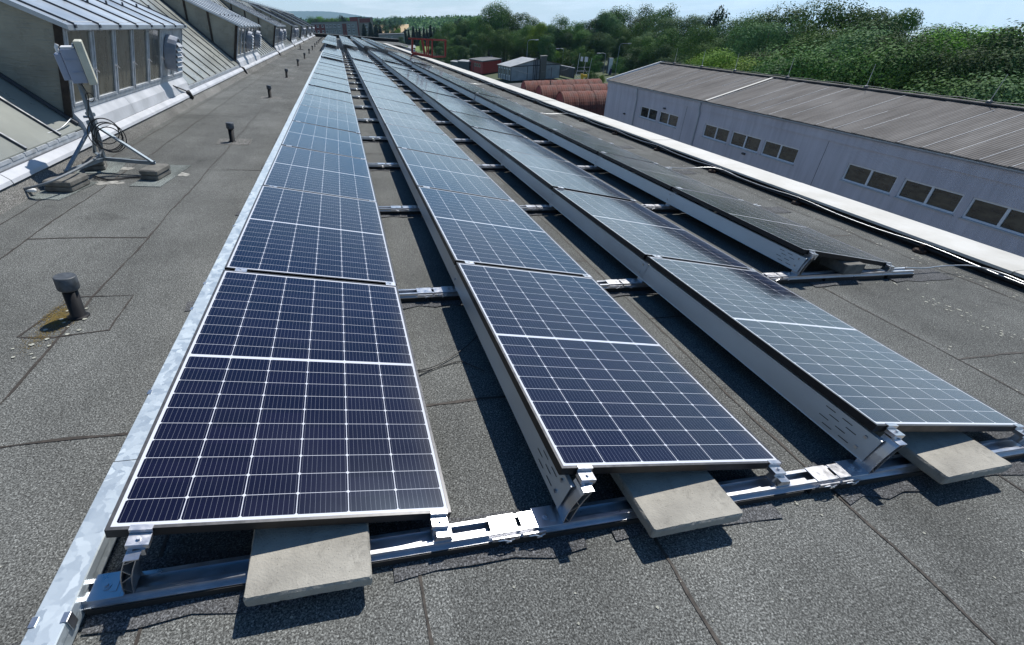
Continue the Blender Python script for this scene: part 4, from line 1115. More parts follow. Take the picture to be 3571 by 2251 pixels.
def atb(px, py, D): return at(px, py, D * 1.52)


# ------------------------------------------------------------------ yard: huts, cabins, scaffold, lamps, signs


def flat(v): return Vector((v.x, v.y, GZ))


# quonset huts: long half cylinders lying across, their red ends facing the hall
R0 = 3.3
for i, (px, D, lab) in enumerate(((1953, 53.5, 'rusty red corrugated half round hut nearest the warehouse corner'), (1878, 58.6, 'middle one of three rusty red half round huts'), (1823, 63.2, 'rusty red half round hut nearest the grey cabin'))):
    b0 = flat(atb(px, 330, D)); hu = thing('half_round_hut', lab, 'hut', b0, 'rusty red half round huts in the yard', local=Matrix.Rotation(R_((-9, -9, -9)[i]), 4, 'Z'))
    L_ = (15, 17, 14)[i]; sk = MB(); ns = 22
    n_r = 90; rings = []
    for q in range(n_r + 1):
        x = L_ * q / n_r; rr = R0 * (1 + (.0035 if q % 2 else -.0035)) * (1.0 - .006 * math.sin(q * .9))
        rings.append([(x, -rr * math.cos(math.pi * j / ns), .25 + (rr + .12 * (int(q / 9) % 2) * .06) * math.sin(math.pi * j / ns)) for j in range(ns + 1)])
    sk.loft(rings, closed=False); sk.build('shell', 'huts', hu)
    ed_ = MB(); ed_.poly([(.02, -R0 * .97 * math.cos(math.pi * j / ns), .25 + R0 * .97 * math.sin(math.pi * j / ns)) for j in range(ns + 1)]); ed_.build('end_panel', 'hutend', hu)
    ed_ = MB(); ed_.poly([(L_ - .02, -R0 * .97 * math.cos(math.pi * j / ns), .25 + R0 * .97 * math.sin(math.pi * j / ns)) for j in range(ns, -1, -1)]); ed_.build('end_panel', 'hutend', hu)
    MB().box(-.04, .02, -1.2, -.06, .1, 2.35).box(-.04, .02, .06, 1.2, .1, 2.35).build('door', 'hutend', hu)
    MB().box(-.03, .02, -1.95, -1.35, 1.1, 2.0).box(-.03, .02, 1.35, 1.95, 1.1, 2.0).build('vent_panel', 'greywall', hu)
    bs = MB()
    for q in range(7): bs.tube([(L_ * q / 6 * .98 + .1, -(R0 + .03) * math.cos(math.pi * j / 14), .25 + (R0 + .03) * math.sin(math.pi * j / 14)) for j in range(15)], .035, 4)
    bs.build('lap_joint', 'huts', hu)
# grey cabin building with pitched sheet roof
p0 = flat(atb(1780, 293, 87)); pL = flat(atb(1737, 285, 92)); pR = flat(atb(1948, 290, 91))
gc = thing('grey_cabin', 'grey panelled cabin with a low pitched roof and brick chimney', 'cabin', p0); o0 = p0
dL = pL - p0; dR = (pR - p0); hE = 3.1
A, B, C_, D_ = p0, p0 + dR, p0 + dR + dL, p0 + dL
z_ = Vector((0, 0, 1))
wl = MB(); wl.loft([[A, B, C_, D_], [A + z_ * hE, B + z_ * hE, C_ + z_ * hE, D_ + z_ * hE]]); rH = hE + 1.35
mid1 = (A + B) / 2; mid2 = (C_ + D_) / 2
wl.poly([A + z_ * hE, B + z_ * hE, mid1 + z_ * (rH - .03)]); wl.poly([C_ + z_ * hE, D_ + z_ * hE, mid2 + z_ * (rH - .03)]); wl.build('wall', 'greywall', gc, o0)
rs = MB(); o1 = -dL.normalized() * .3; o2 = dR.normalized() * .35
for P1, P2, s_ in ((A, D_, -1), (B, C_, 1)):
    e1 = P1 + z_ * (hE - .05) + o1 + o2 * s_; e2 = P2 + z_ * (hE - .05) - o1 + o2 * s_; m1_ = mid1 + z_ * rH + o1; m2_ = mid2 + z_ * rH - o1
    rs.poly([e1, m1_, m2_, e2] if s_ < 0 else [m1_, e1, e2, m2_]); rs.poly([q - z_ * .08 for q in ([e1, e2, m2_, m1_] if s_ < 0 else [m1_, m2_, e2, e1])])
rs.build('roof', 'roofgrey', gc, o0)
ps = MB(); wn = MB()
for q in range(6): 
    b_ = p0 + dL * (q / 5) - dR.normalized() * .02; ps.bar(b_, b_ + z_ * hE, .16, .10)
for q in (0, .33, .66, 1): b_ = p0 + dR * q - dL.normalized() * .02; ps.bar(b_, b_ + z_ * hE, .14, .08)
ps.bar(p0 + z_ * (hE - .05) - dL.normalized() * .03, p0 + dR + z_ * (hE - .05) - dL.normalized() * .03, .08, .2); ps.build('post', 'seam', gc, o0)
for q in range(5):
    a_ = p0 + dL * ((q + .22) / 5) - dR.normalized() * .03; b_ = p0 + dL * ((q + .78) / 5) - dR.normalized() * .03
    f_ = MB(); f_.quad(b_ + z_ * 1.0, a_ + z_ * 1.0, a_ + z_ * 2.5, b_ + z_ * 2.5); f_.build('window', 'winwhite', gc, o0)
    f_ = MB(); e = -dR.normalized() * .02; m_ = (a_ - b_) * .15; f_.quad(b_ + m_ + e + z_ * 1.15, a_ - m_ + e + z_ * 1.15, a_ - m_ + e + z_ * 2.35, b_ + m_ + e + z_ * 2.35); f_.build('pane', 'fardark', gc, o0)
ch = p0 + dR * .62 - dL.normalized() * .6; MB().box(ch.x - .7, ch.x + .7, ch.y - .5, ch.y + .5, GZ, GZ + 4.9).build('chimney', 'concrete_old', gc, o0)
MB().box(ch.x - .8, ch.x + .8, ch.y - .6, ch.y + .6, GZ + 4.9, GZ + 5.1).build('chimney_cap', 'concrete', gc, o0)
for q in (.44, .475, .51):
    b_ = p0 + dR * q - dL.normalized() * .35; MB().tube([b_, b_ + z_ * 4.8], .09, 8).build('flue_pipe', 'seam', gc, o0)
# red cabin
p0 = flat(atb(1682, 266, 99)); pL = flat(atb(1637, 256, 106)); pR = flat(atb(1747, 262, 104)); dL = pL - p0; dR = pR - p0; hE = 3.05
rc = thing('red_cabin', 'red container cabin with a dark flat roof and small windows', 'cabin', p0); o0 = p0
A, B, C_, D_ = p0, p0 + dR, p0 + dR + dL, p0 + dL
MB().loft([[A, B, C_, D_], [q + z_ * hE for q in (A, B, C_, D_)]]).build('wall', 'redwall', rc, o0)
cen = (A + C_) / 2; q4 = [cen + (q - cen) * 1.04 for q in (A, B, C_, D_)]; MB().loft([[q + z_ * (hE - .15) for q in q4], [q + z_ * (hE + .12) for q in q4]], caps=True).build('roof', 'darkroof', rc, o0)
nL = -dR.normalized() * .04
for q in (.06, .22, .39, .78):
    a_ = p0 + dL * (q + .08) + nL; b_ = p0 + dL * (q + .20) + nL
    f_ = MB(); f_.quad(b_ + z_ * 1.5, a_ + z_ * 1.5, a_ + z_ * 2.4, b_ + z_ * 2.4); f_.build('window', 'concrete', rc, o0)
    m_ = (a_ - b_) * .2; f_ = MB(); f_.quad(b_ + m_ + nL * .5 + z_ * 1.65, a_ - m_ + nL * .5 + z_ * 1.65, a_ - m_ + nL * .5 + z_ * 2.25, b_ + m_ + nL * .5 + z_ * 2.25); f_.build('pane', 'fardark', rc, o0)
a_ = p0 + dL * .62 + nL; b_ = p0 + dL * .73 + nL; f_ = MB(); f_.quad(b_ + z_ * .1, a_ + z_ * .1, a_ + z_ * 2.3, b_ + z_ * 2.3); f_.build('door', 'brickred', rc, o0)
# low grey sheds left of it
for (xa, xb, y, D, h_, lab) in ((1597, 1636, 258, 108, 2.3, 'low grey shed with pale flat roof beside the red cabin'), (1572, 1600, 256, 112, 1.9, 'small dark blue grey shed behind the parapet end')):
    a_ = flat(atb(xa, y, D)); b_ = flat(atb(xb, y, D - 3)); dp = Vector((.5, 1, 0)) * 5
    s = thing('low_shed', lab, 'shed', a_, 'low sheds in the yard')
    MB().loft([[a_, b_, b_ + dp, a_ + dp], [q + z_ * h_ for q in (a_, b_, b_ + dp, a_ + dp)]]).build('wall', 'darkroof', s, a_)
    c0 = (a_ + b_ + dp) / 2; MB().loft([[c0 + (q - c0) * 1.05 + z_ * h_ for q in (a_, b_, b_ + dp, a_ + dp)], [c0 + (q - c0) * 1.05 + z_ * (h_ + .15) for q in (a_, b_, b_ + dp, a_ + dp)]], caps=True).build('roof', 'roofgrey', s, a_)
# fence behind the grey cabin
fe = MB(); a_ = flat(atb(1946, 270, 96)); b_ = flat(atb(2000, 277, 90))
f0 = thing('yard_fence', 'dark panel fence with white coping behind the huts', 'fence', a_)
MB().bar(a_ + z_ * 1.1, b_ + z_ * 1.1, .12, 2.2).build('panel', 'darkroof', f0, a_); MB().bar(a_ + z_ * 2.28, b_ + z_ * 2.28, .3, .14).build('coping', 'flash', f0, a_)
for q in range(8): c_ = a_.lerp(b_, q / 7); MB().bar(c_, c_ + z_ * 2.2, .25, .2).build('post', 'seam', f0, a_)
# scaffold tower
sc0 = flat(atb(2026, 300, 76)); sct = thing('scaffold_tower', 'small white scaffold tower with two white sheets and yellow crates', 'scaffold', sc0)
a_ = atb(2005, 276, 76); b_ = atb(2047, 276, 76); e1 = (b_ - a_); e1.z = 0; e1n = e1.normalized(); e2 = Vector((-e1n.y, e1n.x, 0)) * .9; base = flat(a_)
H_ = 6.6
corners = [base, base + e1 * .55, base + e1, base + e2, base + e1 * .55 + e2, base + e1 + e2]
for i, c_ in enumerate(corners): MB().tube([c_, c_ + z_ * (H_ - (0, .6, .9, .1, .8, 1.2)[i]) + e1n * .45], .03, 6).build('upright', 'winwhite', sct, sc0)
bz = MB()
for q in range(6):
    zq = z_ * (.5 + q * .72); s_ = e1n * .45 * (.5 + q * .72) / H_
    for a2, b2 in ((0, 1), (1, 2), (3, 4), (0, 3), (1, 4), (2, 5)):
        if q > 4 and a2 in (3,): continue
        bz.tube([corners[a2] + zq + s_, corners[b2] + zq + s_], .022, 5)
bz.tube([corners[0] + z_ * 2.9, corners[1] + z_ * 1.6], .02, 5); bz.tube([corners[2] + z_ * 2.9, corners[1] + z_ * 4.2], .02, 5); bz.build('brace', 'winwhite', sct, sc0)
for (xa, xb, ya, yb_) in ((2024, 2034, 198, 215), (2038, 2051, 199, 217)):
    q = [atb(xa + 2, ya, 76), atb(xb, ya + 1, 76), atb(xb - 2, yb_, 76), atb(xa, yb_ - 1, 76)]; f_ = MB(); n_ = Vector((.35, -1, 0)).normalized() * .03
    f_.loft([q, [v + n_ for v in q]], caps=True); f_.build('sheet', 'winwhite', sct, sc0)
for (xa, xb, ya, yb_) in ((2026, 2035, 259, 277), (2036, 2049, 262, 271)):
    q = [atb(xa, ya, 75), atb(xb, ya, 75), atb(xb, yb_, 75), atb(xa, yb_, 75)]; n_ = Vector((.3, 1, 0)).normalized() * .5; f_ = MB(); f_.loft([q, [v + n_ for v in q]], caps=True); cr = f_.build('yellow_crate', 'yellow', frame=Matrix())
    tag(cr, 'narrow yellow crate hung on the scaffold tower' if xa == 2026 else 'wide yellow crate hung on the scaffold tower', 'crate', 'yellow crates on the scaffold')
# street lamps: (head px, base px, D, height above ground)
for (hx, hy, bx, by, D, lab) in ((1869, 140, 1841, 213, 97, 'street lamp with a curved arm behind the grey cabin'), (2093, 187, 2114, 262, 92, 'street lamp with arm bent left beside the white sign'), (2193, 153, 2163, 258, 96, 'pale street lamp half hidden in the trees by the sign'), (1752, 149, 1766, 215, 118, 'thin street lamp among the trees above the red cabin'),
                                 (1948, 171, 1966, 250, 104, 'thin dark street lamp in front of the bushes'), (2690, 252, 2728, 300, 78, 'white lamp head showing above the warehouse ridge, nearer its far end'), (3343, 342, 3400, 390, 62, 'white lamp head showing above the warehouse ridge, nearer the camera')):
    h_ = atb(hx, hy, D); tp = atb(bx, hy - 4, D); tp.z = h_.z + .02; base = flat(tp); l = thing('street_lamp', lab, 'street lamp', base, 'street lamps along the road')
    top = Vector((tp.x, tp.y, h_.z - .5)); arm = Vector((h_.x - tp.x, h_.y - tp.y, 0))
    MB().tube([base, (base + top) / 2, top], [.085, .07, .055], 8).build('pole', 'steel', l, base)
    MB().tube(smooth_path([top, top + z_ * .42 + arm * .12, top + z_ * .55 + arm * .5, top + z_ * .52 + arm * .9], 4), .05, 6).build('arm', 'steel', l, base)
    hh = MB(); a_ = top + z_ * .50 + arm * .88; dv_ = arm.normalized(); hh.tube([a_, a_ + dv_ * .25, a_ + dv_ * .8, a_ + dv_ * 1.0], [.05, .12, .13, .04], 8); hh.build('lamp_head', 'greywall', l, base)
# bare pole standing among the huts
q = flat(atb(1919, 320, 61)); tp = atb(1924, 235, 61); MBp = MB(); MBp.tube([q, tp], [.09, .06], 8); tag(MBp.build('wire_pole', 'seam'), 'slender dark pole rising between the half round huts', 'pole')
for (xa, ya, D, xb, yb_, D2) in ((1924, 240, 61, 1800, 245, 80), (1924, 238, 61, 2000, 225, 90)):
    a_ = atb(xa, ya, D); b_ = atb(xb, yb_, D2); m_ = (a_ + b_) / 2 - z_ * .8; s = MB(); s.tube(smooth_path([a_, m_, b_]), .025, 4)
    tag(s.build('overhead_wire', 'seam'), 'thin wire from the dark pole to the ' + ('grey cabin' if xb == 1800 else 'trees'), 'wire', 'overhead wires')
# sign pylon
a_ = atb(2126, 203, 98); b_ = atb(2139, 203, 98); sg = thing('sign_pylon', 'tall slanted white sign pylon with dark edge beside the street lamp', 'sign', flat(a_)); o0 = flat(a_)
H_ = a_.z - GZ; ba = atb(2117, 264, 98); bb_ = atb(2131, 264, 98); n_ = Vector((.3, 1, 0)).normalized() * .4
lo = [Vector((ba.x, ba.y, GZ)), Vector((bb_.x, bb_.y, GZ))]
MB().loft([[lo[0], lo[1], lo[1] + n_, lo[0] + n_], [a_, b_, b_ + n_, a_ + n_]], caps=True).build('panel', 'winwhite', sg, o0)
e = (a_ - b_).normalized() * .28
MB().loft([[lo[0] + e, lo[0] - e * .02, lo[0] + n_ - e * .02, lo[0] + n_ + e], [a_ + e, a_ - e * .02, a_ + n_ - e * .02, a_ + n_ + e]], caps=True).build('edge', 'seam', sg, o0)
q = [atb(2128, 240, 97.8), atb(2135, 240, 97.8), atb(2130, 262, 97.8), atb(2121, 262, 97.8)]; MB().poly(q).build('purple_field', 'purple', sg, o0)
a_ = atb(1715, 203, 118); sg = thing('road_sign', 'small blue and white road sign above the red cabin', 'sign', flat(a_)); o0 = flat(a_)
MB().tube([flat(a_), a_], .05, 6).build('pole', 'steel', sg, o0)
q = [atb(1711, 193, 117.9), atb(1720, 193, 117.9), atb(1720, 211, 117.9), atb(1711, 211, 117.9)]; n_ = Vector((.2, 1, 0)) * .05; MB().loft([q, [v + n_ for v in q]], caps=True).build('panel', 'winwhite', sg, o0)
q = [atb(1712, 194, 117.8), atb(1716, 194, 117.8), atb(1716, 208, 117.8), atb(1712, 208, 117.8)]; MB().poly(q).build('blue_field', 'blue', sg, o0)
a_ = flat(atb(1735, 235, 122)); kb = thing('kiosk', 'small white kiosk partly hidden behind the red cabin', 'kiosk', a_)
MB().box(a_.x - 1.3, a_.x + 1.3, a_.y - 1, a_.y + 1, GZ, GZ + 3.2).build('wall', 'flash', kb, a_); MB().box(a_.x - 1.5, a_.x + 1.5, a_.y - 1.2, a_.y + 1.2, GZ + 3.2, GZ + 3.4).build('roof', 'roofgrey', kb, a_)


# ------------------------------------------------------------------ far buildings
def facade_block(name, label, pl, pr, D, ytop, depth, wall, cat='building'):
    a = atb(pl, ytop, D); b = atb(pr, ytop, D); top = (a.z + b.z) / 2; a.z = b.z = GZ
    d = Vector((-(b - a).y, (b - a).x, 0)).normalized() * depth
    o = thing(name, label, cat, a)
    MB().loft([[a, b, b + d, a + d], [Vector((q.x, q.y, top)) for q in (a, b, b + d, a + d)]], caps=True).build('wall', wall, o, a)
    cen = (a + b + d) / 2
    MB().loft([[Vector((cen.x + (q.x - cen.x) * 1.01, cen.y + (q.y - cen.y) * 1.01, top + z)) for q in (a, b, b + d, a + d)] for z in (.01, .3)], caps=True).build('roof', 'darkroof', o, a)
    return o, a, b, top, -d.normalized()


def far_window(o, a, b, nrm, f, z0, w_, h_, org, frame='winwhite', cross=True):
    u = (b - a).normalized(); c = a.lerp(b, f)
    p = lambda s, z, k: Vector((c.x, c.y, z)) + u * s + nrm * k
    fr = MB(); fr.quad(p(-w_ / 2, z0, .04), p(w_ / 2, z0, .04), p(w_ / 2, z0 + h_, .04), p(-w_ / 2, z0 + h_, .04)); fo = fr.build('window', frame, o, org)
    g = MB(); e = .12
    for s0, s1 in ((-w_ / 2 + e, -e / 2), (e / 2, w_ / 2 - e)) if cross else ((-w_ / 2 + e, w_ / 2 - e),):
        for h0, h1 in ((e, h_ * .35 - e / 2), (h_ * .35 + e / 2, h_ - e)) if cross else ((e * 2, h_ - e),): g.quad(p(s0, z0 + h0, .07), p(s1, z0 + h0, .07), p(s1, z0 + h1, .07), p(s0, z0 + h1, .07))
    go = g.build('pane', 'fardark', fo); go.data.transform(Matrix.Translation(-Vector(org)))


SD = 250
so_, a, b, top, nr = facade_block('school_block', 'long three storey grey and red flat roofed block beyond the hall', 1084, 1245, SD, 78.5, 14, 'school')
L_ = (b - a).length; mpp = L_ / 161.0
for fa, fb in ((0.0, .285), (.665, .755)):
    q0 = a.lerp(b, fa); q1 = a.lerp(b, fb); z0 = top - 13.5; z1 = top - .95 if fa == 0 else top - .9
    f_ = MB(); f_.quad(*[Vector((q.x, q.y, z)) + nr * .02 for q, z in ((q0, z0), (q1, z0), (q1, z1), (q0, z1))]); f_.build('red_panel', 'brickred', so_, a)
for zt in (top - 2.65, top - 5.55, top - 8.4):
    for f_ in (.045, .135, .235): far_window(so_, a, b, nr, f_, zt, 1.15, 1.4, a, cross=False)
    for f_ in (.325, .41, .50, .595, .805, .905): far_window(so_, a, b, nr, f_, zt - .25, 1.55, 1.65, a)
    far_window(so_, a, b, nr, .71, zt, .95, 1.2, a, frame='brickred', cross=False)
s2, a2, b2, top2, nr2 = facade_block('school_wing', 'taller tan wing at the right end of the grey and red block', 1247, 1299, SD + 2, 63, 12, 'school2')
q0, q1 = a2.lerp(b2, .1), a2.lerp(b2, .82)
f_ = MB(); f_.quad(*[Vector((q.x, q.y, z)) + nr2 * .03 for q, z in ((q0, top2 - 2.6), (q1, top2 - 2.6), (q1, top2 - .4), (q0, top2 - .4))]); f_.build('red_panel', 'brickred', s2, a2)
far_window(s2, a2, b2, nr2, .52, top2 - 5.4, 1.5, 1.6, a2); far_window(s2, a2, b2, nr2, .52, top2 - 8.4, 1.5, 1.6, a2)
s3, a3, b3, top3, nr3 = facade_block('red_penthouse', 'dark red flat roofed upper storey behind the long grey block', 1218, 1262, SD + 16, 61.5, 8, 'brickred')
s4, a4, b4, top4, nr4 = facade_block('low_block', 'low plain grey block with two white windows beside conifers', 1320, 1410, 190, 121.5, 12, 'school')
far_window(s4, a4, b4, nr4, .30, top4 - 2.3, 1.2, 1.35, a4); far_window(s4, a4, b4, nr4, .51, top4 - 2.3, 1.0, 1.35, a4)
# white tank
tk = atb(1541, 107, 235); t0 = flat(tk); tn = thing('storage_tank', 'round white topped tank far behind the conifers', 'tank', t0); rT = 2.75
MB().lathe([(rT, 0), (rT, tk.z - GZ - .6), (rT * .98, tk.z - GZ - .6)], 24).build('wall', 'greywall', tn); MB().lathe([(rT * 1.03, tk.z - GZ - .6), (rT * 1.03, tk.z - GZ), (rT * .3, tk.z - GZ + .25)], 24).build('roof', 'white', tn)
# garden hut on the lawn
q = flat(atb(1436, 170, 178)); gh = thing('garden_hut', 'small pale roofed hut on the bright lawn', 'hut', q)
MB().box(q.x - 1.6, q.x + 1.6, q.y - 1.2, q.y + 1.2, GZ - .2, GZ + 1.7).build('wall', 'bark', gh, q)
MB().loft([[(q.x - 2, q.y - 1.7, GZ + 1.6), (q.x + 2, q.y - 1.7, GZ + 1.6), (q.x + 2, q.y + 1.7, GZ + 1.6), (q.x - 2, q.y + 1.7, GZ + 1.6)], [(q.x - 1.6, q.y - .1, GZ + 2.7), (q.x + 1.6, q.y - .1, GZ + 2.7), (q.x + 1.6, q.y + .1, GZ + 2.7), (q.x - 1.6, q.y + .1, GZ + 2.7)]], caps=True).build('roof', 'roofgrey', gh, q)
fn = MB()
a_, b_ = flat(atb(1440, 182, 172)), flat(atb(1475, 182, 172))
for q in range(13): c_ = a_.lerp(b_, q / 12); fn.bar(c_ - z_ * .3, c_ + z_ * .9, .08)
fn.bar(a_ + z_ * .6, b_ + z_ * .6, .06); tag(fn.build('lawn_fence', 'frame_wh'), 'low wire fence across the bright lawn', 'fence')


# ------------------------------------------------------------------ trees
def crown_mesh(name, seed, m, lobes, nleaf, size, squash=1.0, openness=0.0, droop=0.0):
    """crown of unit height standing on z = 0, made of leaf clumps spread through many lobes"""
    rg = random.Random(seed); v = []; f = []
    L = []
    for i in range(lobes):
        z = rg.uniform(.30, .86); rad = .30 * math.sin(math.pi * min(1, max(.05, (z - .12) / .88))) ** .7 * squash
        a = rg.uniform(0, 6.28); d = rad * math.sqrt(rg.uniform(.1, 1.0))
        L.append((Vector((d * math.cos(a), d * math.sin(a), z)), rg.uniform(.10, .19) * (1 - openness * .5)))
    L.append((Vector((0, 0, .55)), .2 * squash)); L.append((Vector((.03, 0, .84)), .11))
    for i in range(nleaf):
        c, r = rg.choice(L)
        d = Vector((rg.gauss(0, 1), rg.gauss(0, 1), rg.gauss(0, 1))).normalized()
        p = c + d * r * (rg.uniform(.7, 1.08) if rg.random() < .8 else rg.uniform(1.0, 1.18))
        if d.z < -.35 and rg.random() < .7: continue
        p.z -= droop * rg.random() * abs(d.x)
        nrm = (d + Vector((rg.gauss(0, .30), rg.gauss(0, .30), rg.gauss(0, .30) + .12))).normalized()
        x = nrm.orthogonal().normalized(); x = Matrix.Rotation(rg.uniform(0, 6.28), 3, nrm) @ x; y = nrm.cross(x)
        s = size * rg.uniform(.55, 1.35); s2 = s * rg.uniform(.5, .9)
        k = len(v)
        v += [tuple(p + x * s), tuple(p + y * s2 + x * s * .1), tuple(p - x * s), tuple(p - y * s2)]
        f.append((k, k + 1, k + 2, k + 3))
    me = bpy.data.meshes.new(name); me.from_pydata(v, [], f); me.materials.append(M[m]); return me


def conifer_mesh(name, seed, m, n=2600, wide=.17, ragged=.3):
    rg = random.Random(seed); v = []; f = []
    for i in range(n):
        z = 1 - (rg.random() ** .62) * .95; r = wide * (1 - z) ** .85 * (1 + ragged * math.sin(z * 60 + seed)) + .006
        a = rg.uniform(0, 6.28); d = r * rg.uniform(.35, 1.0)
        p = Vector((d * math.cos(a), d * math.sin(a), z - d * .25))
        o = Vector((math.cos(a), math.sin(a), -.35)).normalized(); side = Vector((-math.sin(a), math.cos(a), rg.gauss(0, .3)))
        s = .028 * rg.uniform(.6, 1.4); k = len(v)
        v += [tuple(p + o * s * 1.5), tuple(p + side * s * .6), tuple(p - o * s), tuple(p - side * s * .6)]; f.append((k, k + 1, k + 2, k + 3))
    me = bpy.data.meshes.new(name); me.from_pydata(v, [], f); me.materials.append(M[m]); return me


def trunk_mesh(seed, conifer=False):
    rg = random.Random(seed); mb = MB()
    mb.tube([(0, 0, 0), (.005, .0, .3), (-.004, .004, .6), (0, 0, .9)], [.022, .017, .011, .003] if not conifer else [.012, .010, .006, .002], 8)
    if not conifer:
        for q in range(7):
            a = rg.uniform(0, 6.28); z = rg.uniform(.25, .6); L = rg.uniform(.12, .24)
            mb.tube([(0, 0, z), (math.cos(a) * L * .5, math.sin(a) * L * .5, z + L * .5), (math.cos(a) * L, math.sin(a) * L, z + L * .85)], [.009, .006, .002], 5)
    return mb.mesh('trunk', 'bark', True)


CR = {}
for kind, (m, n) in dict(broad=('leaf', 4), dark=('leaf_dark', 3), grey=('leaf_grey', 3), pale=('leaf_pale', 2)).items():
    for q in range(n): CR[(kind, q)] = crown_mesh('crown', hash_ if False else (q * 17 + len(m) * 3 + 1), m, (17, 21, 19, 15)[q], 24000, .0080, 1.0 + .14 * ((q * 7) % 3 - 1), droop=.03 if kind == 'grey' else 0)
CR[('wispy', 0)] = crown_mesh('crown', 91, 'leaf', 30, 4200, .010, .62, .9); CR[('wispy', 1)] = crown_mesh('crown', 92, 'leaf', 26, 3000, .010, .6, .95)
CR[('bush', 0)] = crown_mesh('crown', 77, 'leaf', 26, 9000, .015, 1.35); CR[('bush', 1)] = crown_mesh('crown', 78, 'leaf_pale', 26, 9000, .015, 1.35)
CF = [conifer_mesh('crown', s, 'needle', ragged=.12 + .06 * s) for s in range(3)]; PINE = crown_mesh('crown', 55, 'needle', 22, 3800, .02, .9)
TRK = [trunk_mesh(s) for s in range(3)]; TRKC = trunk_mesh(9, True)
rt = random.Random(11)
USED = {}


def tree(kind, q, px, ytop, D, label, wid=1.0, group='trees of the wood beyond the yard', name='tree', cat='tree', gz=None, h=None):
    D *= 1.5 if px < 2200 else max(1.0, 1.5 - .5 * (px - 2200) / 600)
    t_ = at(px, ytop, D); g = GZ - .2 if gz is None else gz; H = max(2.0, (t_.z - g)) if h is None else h
    Mx = Matrix.Translation((t_.x, t_.y, g)) @ Matrix.Rotation(rt.uniform(0, 6.28), 4, 'Z') @ Matrix.Diagonal((H * wid, H * wid, H, 1))
    o = thing(name, label, cat, (0, 0, 0), group); o.matrix_world = Mx
    c = bpy.data.objects.new('crown', CF[q] if kind == 'conifer' else PINE if kind == 'pine' else CR[(kind, q)]); col.objects.link(c); c.parent = o
    if kind == 'bush': c.matrix_local = Matrix.Translation((0, 0, -.22)) @ Matrix.Diagonal((1, 1, 1.25, 1))
    b = bpy.data.objects.new('trunk', TRKC if kind in ('conifer', 'pine') else rt.choice(TRK)); col.objects.link(b); b.parent = o
    return o


# individually recognisable trees
tree('broad', 1, 1706, 12, 132, 'largest rounded tree, standing highest left of the yard', 1.18)
tree('pale', 0, 1885, 70, 112, 'bright yellow green tree behind the street lamp', 1.15)
tree('wispy', 0, 2165, 2, 118, 'tall loose poplar with thin branches behind the huts', 1.1); tree('wispy', 1, 2105, 22, 116, 'thin leaning poplar left of the tallest poplar', 1.0)
tree('wispy', 1, 2345, -4, 112, 'sparse half bare tree standing above the wood edge', .9); tree('wispy', 0, 2265, -6, 114, 'sparse tall tree with bare twigs right of the poplar', .8)
tree('pine', 0, 1605, 58, 190, 'small dark pine left of the largest rounded tree', .8); tree('pine', 0, 2520, 6, 108, 'narrow dark pine top rising above the wood', .55)
tree('pale', 1, 2545, 168, 66, 'bright green tree close behind the warehouse ridge', 1.55); tree('pale', 1, 2640, 200, 64, 'lower bright green tree beside another behind the warehouse ridge', 1.6)
tree('pale', 0, 2462, 185, 68, 'small bright green tree left of two others behind the ridge', 1.5)
tree('grey', 0, 2800, 178, 60, 'rounded silvery tree close behind the warehouse ridge', 1.75); tree('grey', 1, 3080, 80, 66, 'large silvery green tree spreading above the ridge', 1.35)
tree('grey', 2, 2700, 60, 80, 'tall silvery green tree deep in the wood', 1.1); tree('dark', 1, 3520, 70, 58, 'big dark tree at the right end of the wood', 1.15)
tree('broad', 2, 3330, 180, 56, 'dense green tree near the right end of the warehouse ridge', 1.6); tree('dark', 0, 2235, 158, 88, 'dark rounded tree beside the white sign pylon', 1.5)
tree('pale', 1, 1468, 137, 165, 'narrow yellow green tree right behind the red hoist frame', .7); tree('broad', 3, 1500, 152, 150, 'green bushy tree at the red hoist frame', .9)
# the wood: rows of trees
names = {'broad': 'broad leaved', 'dark': 'dark green', 'grey': 'silvery green', 'pale': 'light green'}


def skyline(x):
    P = [(1540, 96), (1600, 80), (1660, 55), (1780, 42), (1860, 50), (1960, 54), (2030, 58), (2080, 45), (2200, 30), (2330, 46), (2440, 36), (2560, 34), (2700, 26), (2780, 22), (2860, 12), (2960, 2), (3050, 6), (3120, -2), (3200, 14), (3260, 34), (3330, 40), (3400, 52), (3460, 60), (3520, 64), (3700, 70)]
    for (a, ya), (b, yb_) in zip(P, P[1:]):
        if a <= x <= b: return ya + (yb_ - ya) * (x - a) / (b - a)
    return P[0][1] if x < P[0][0] else P[-1][1]


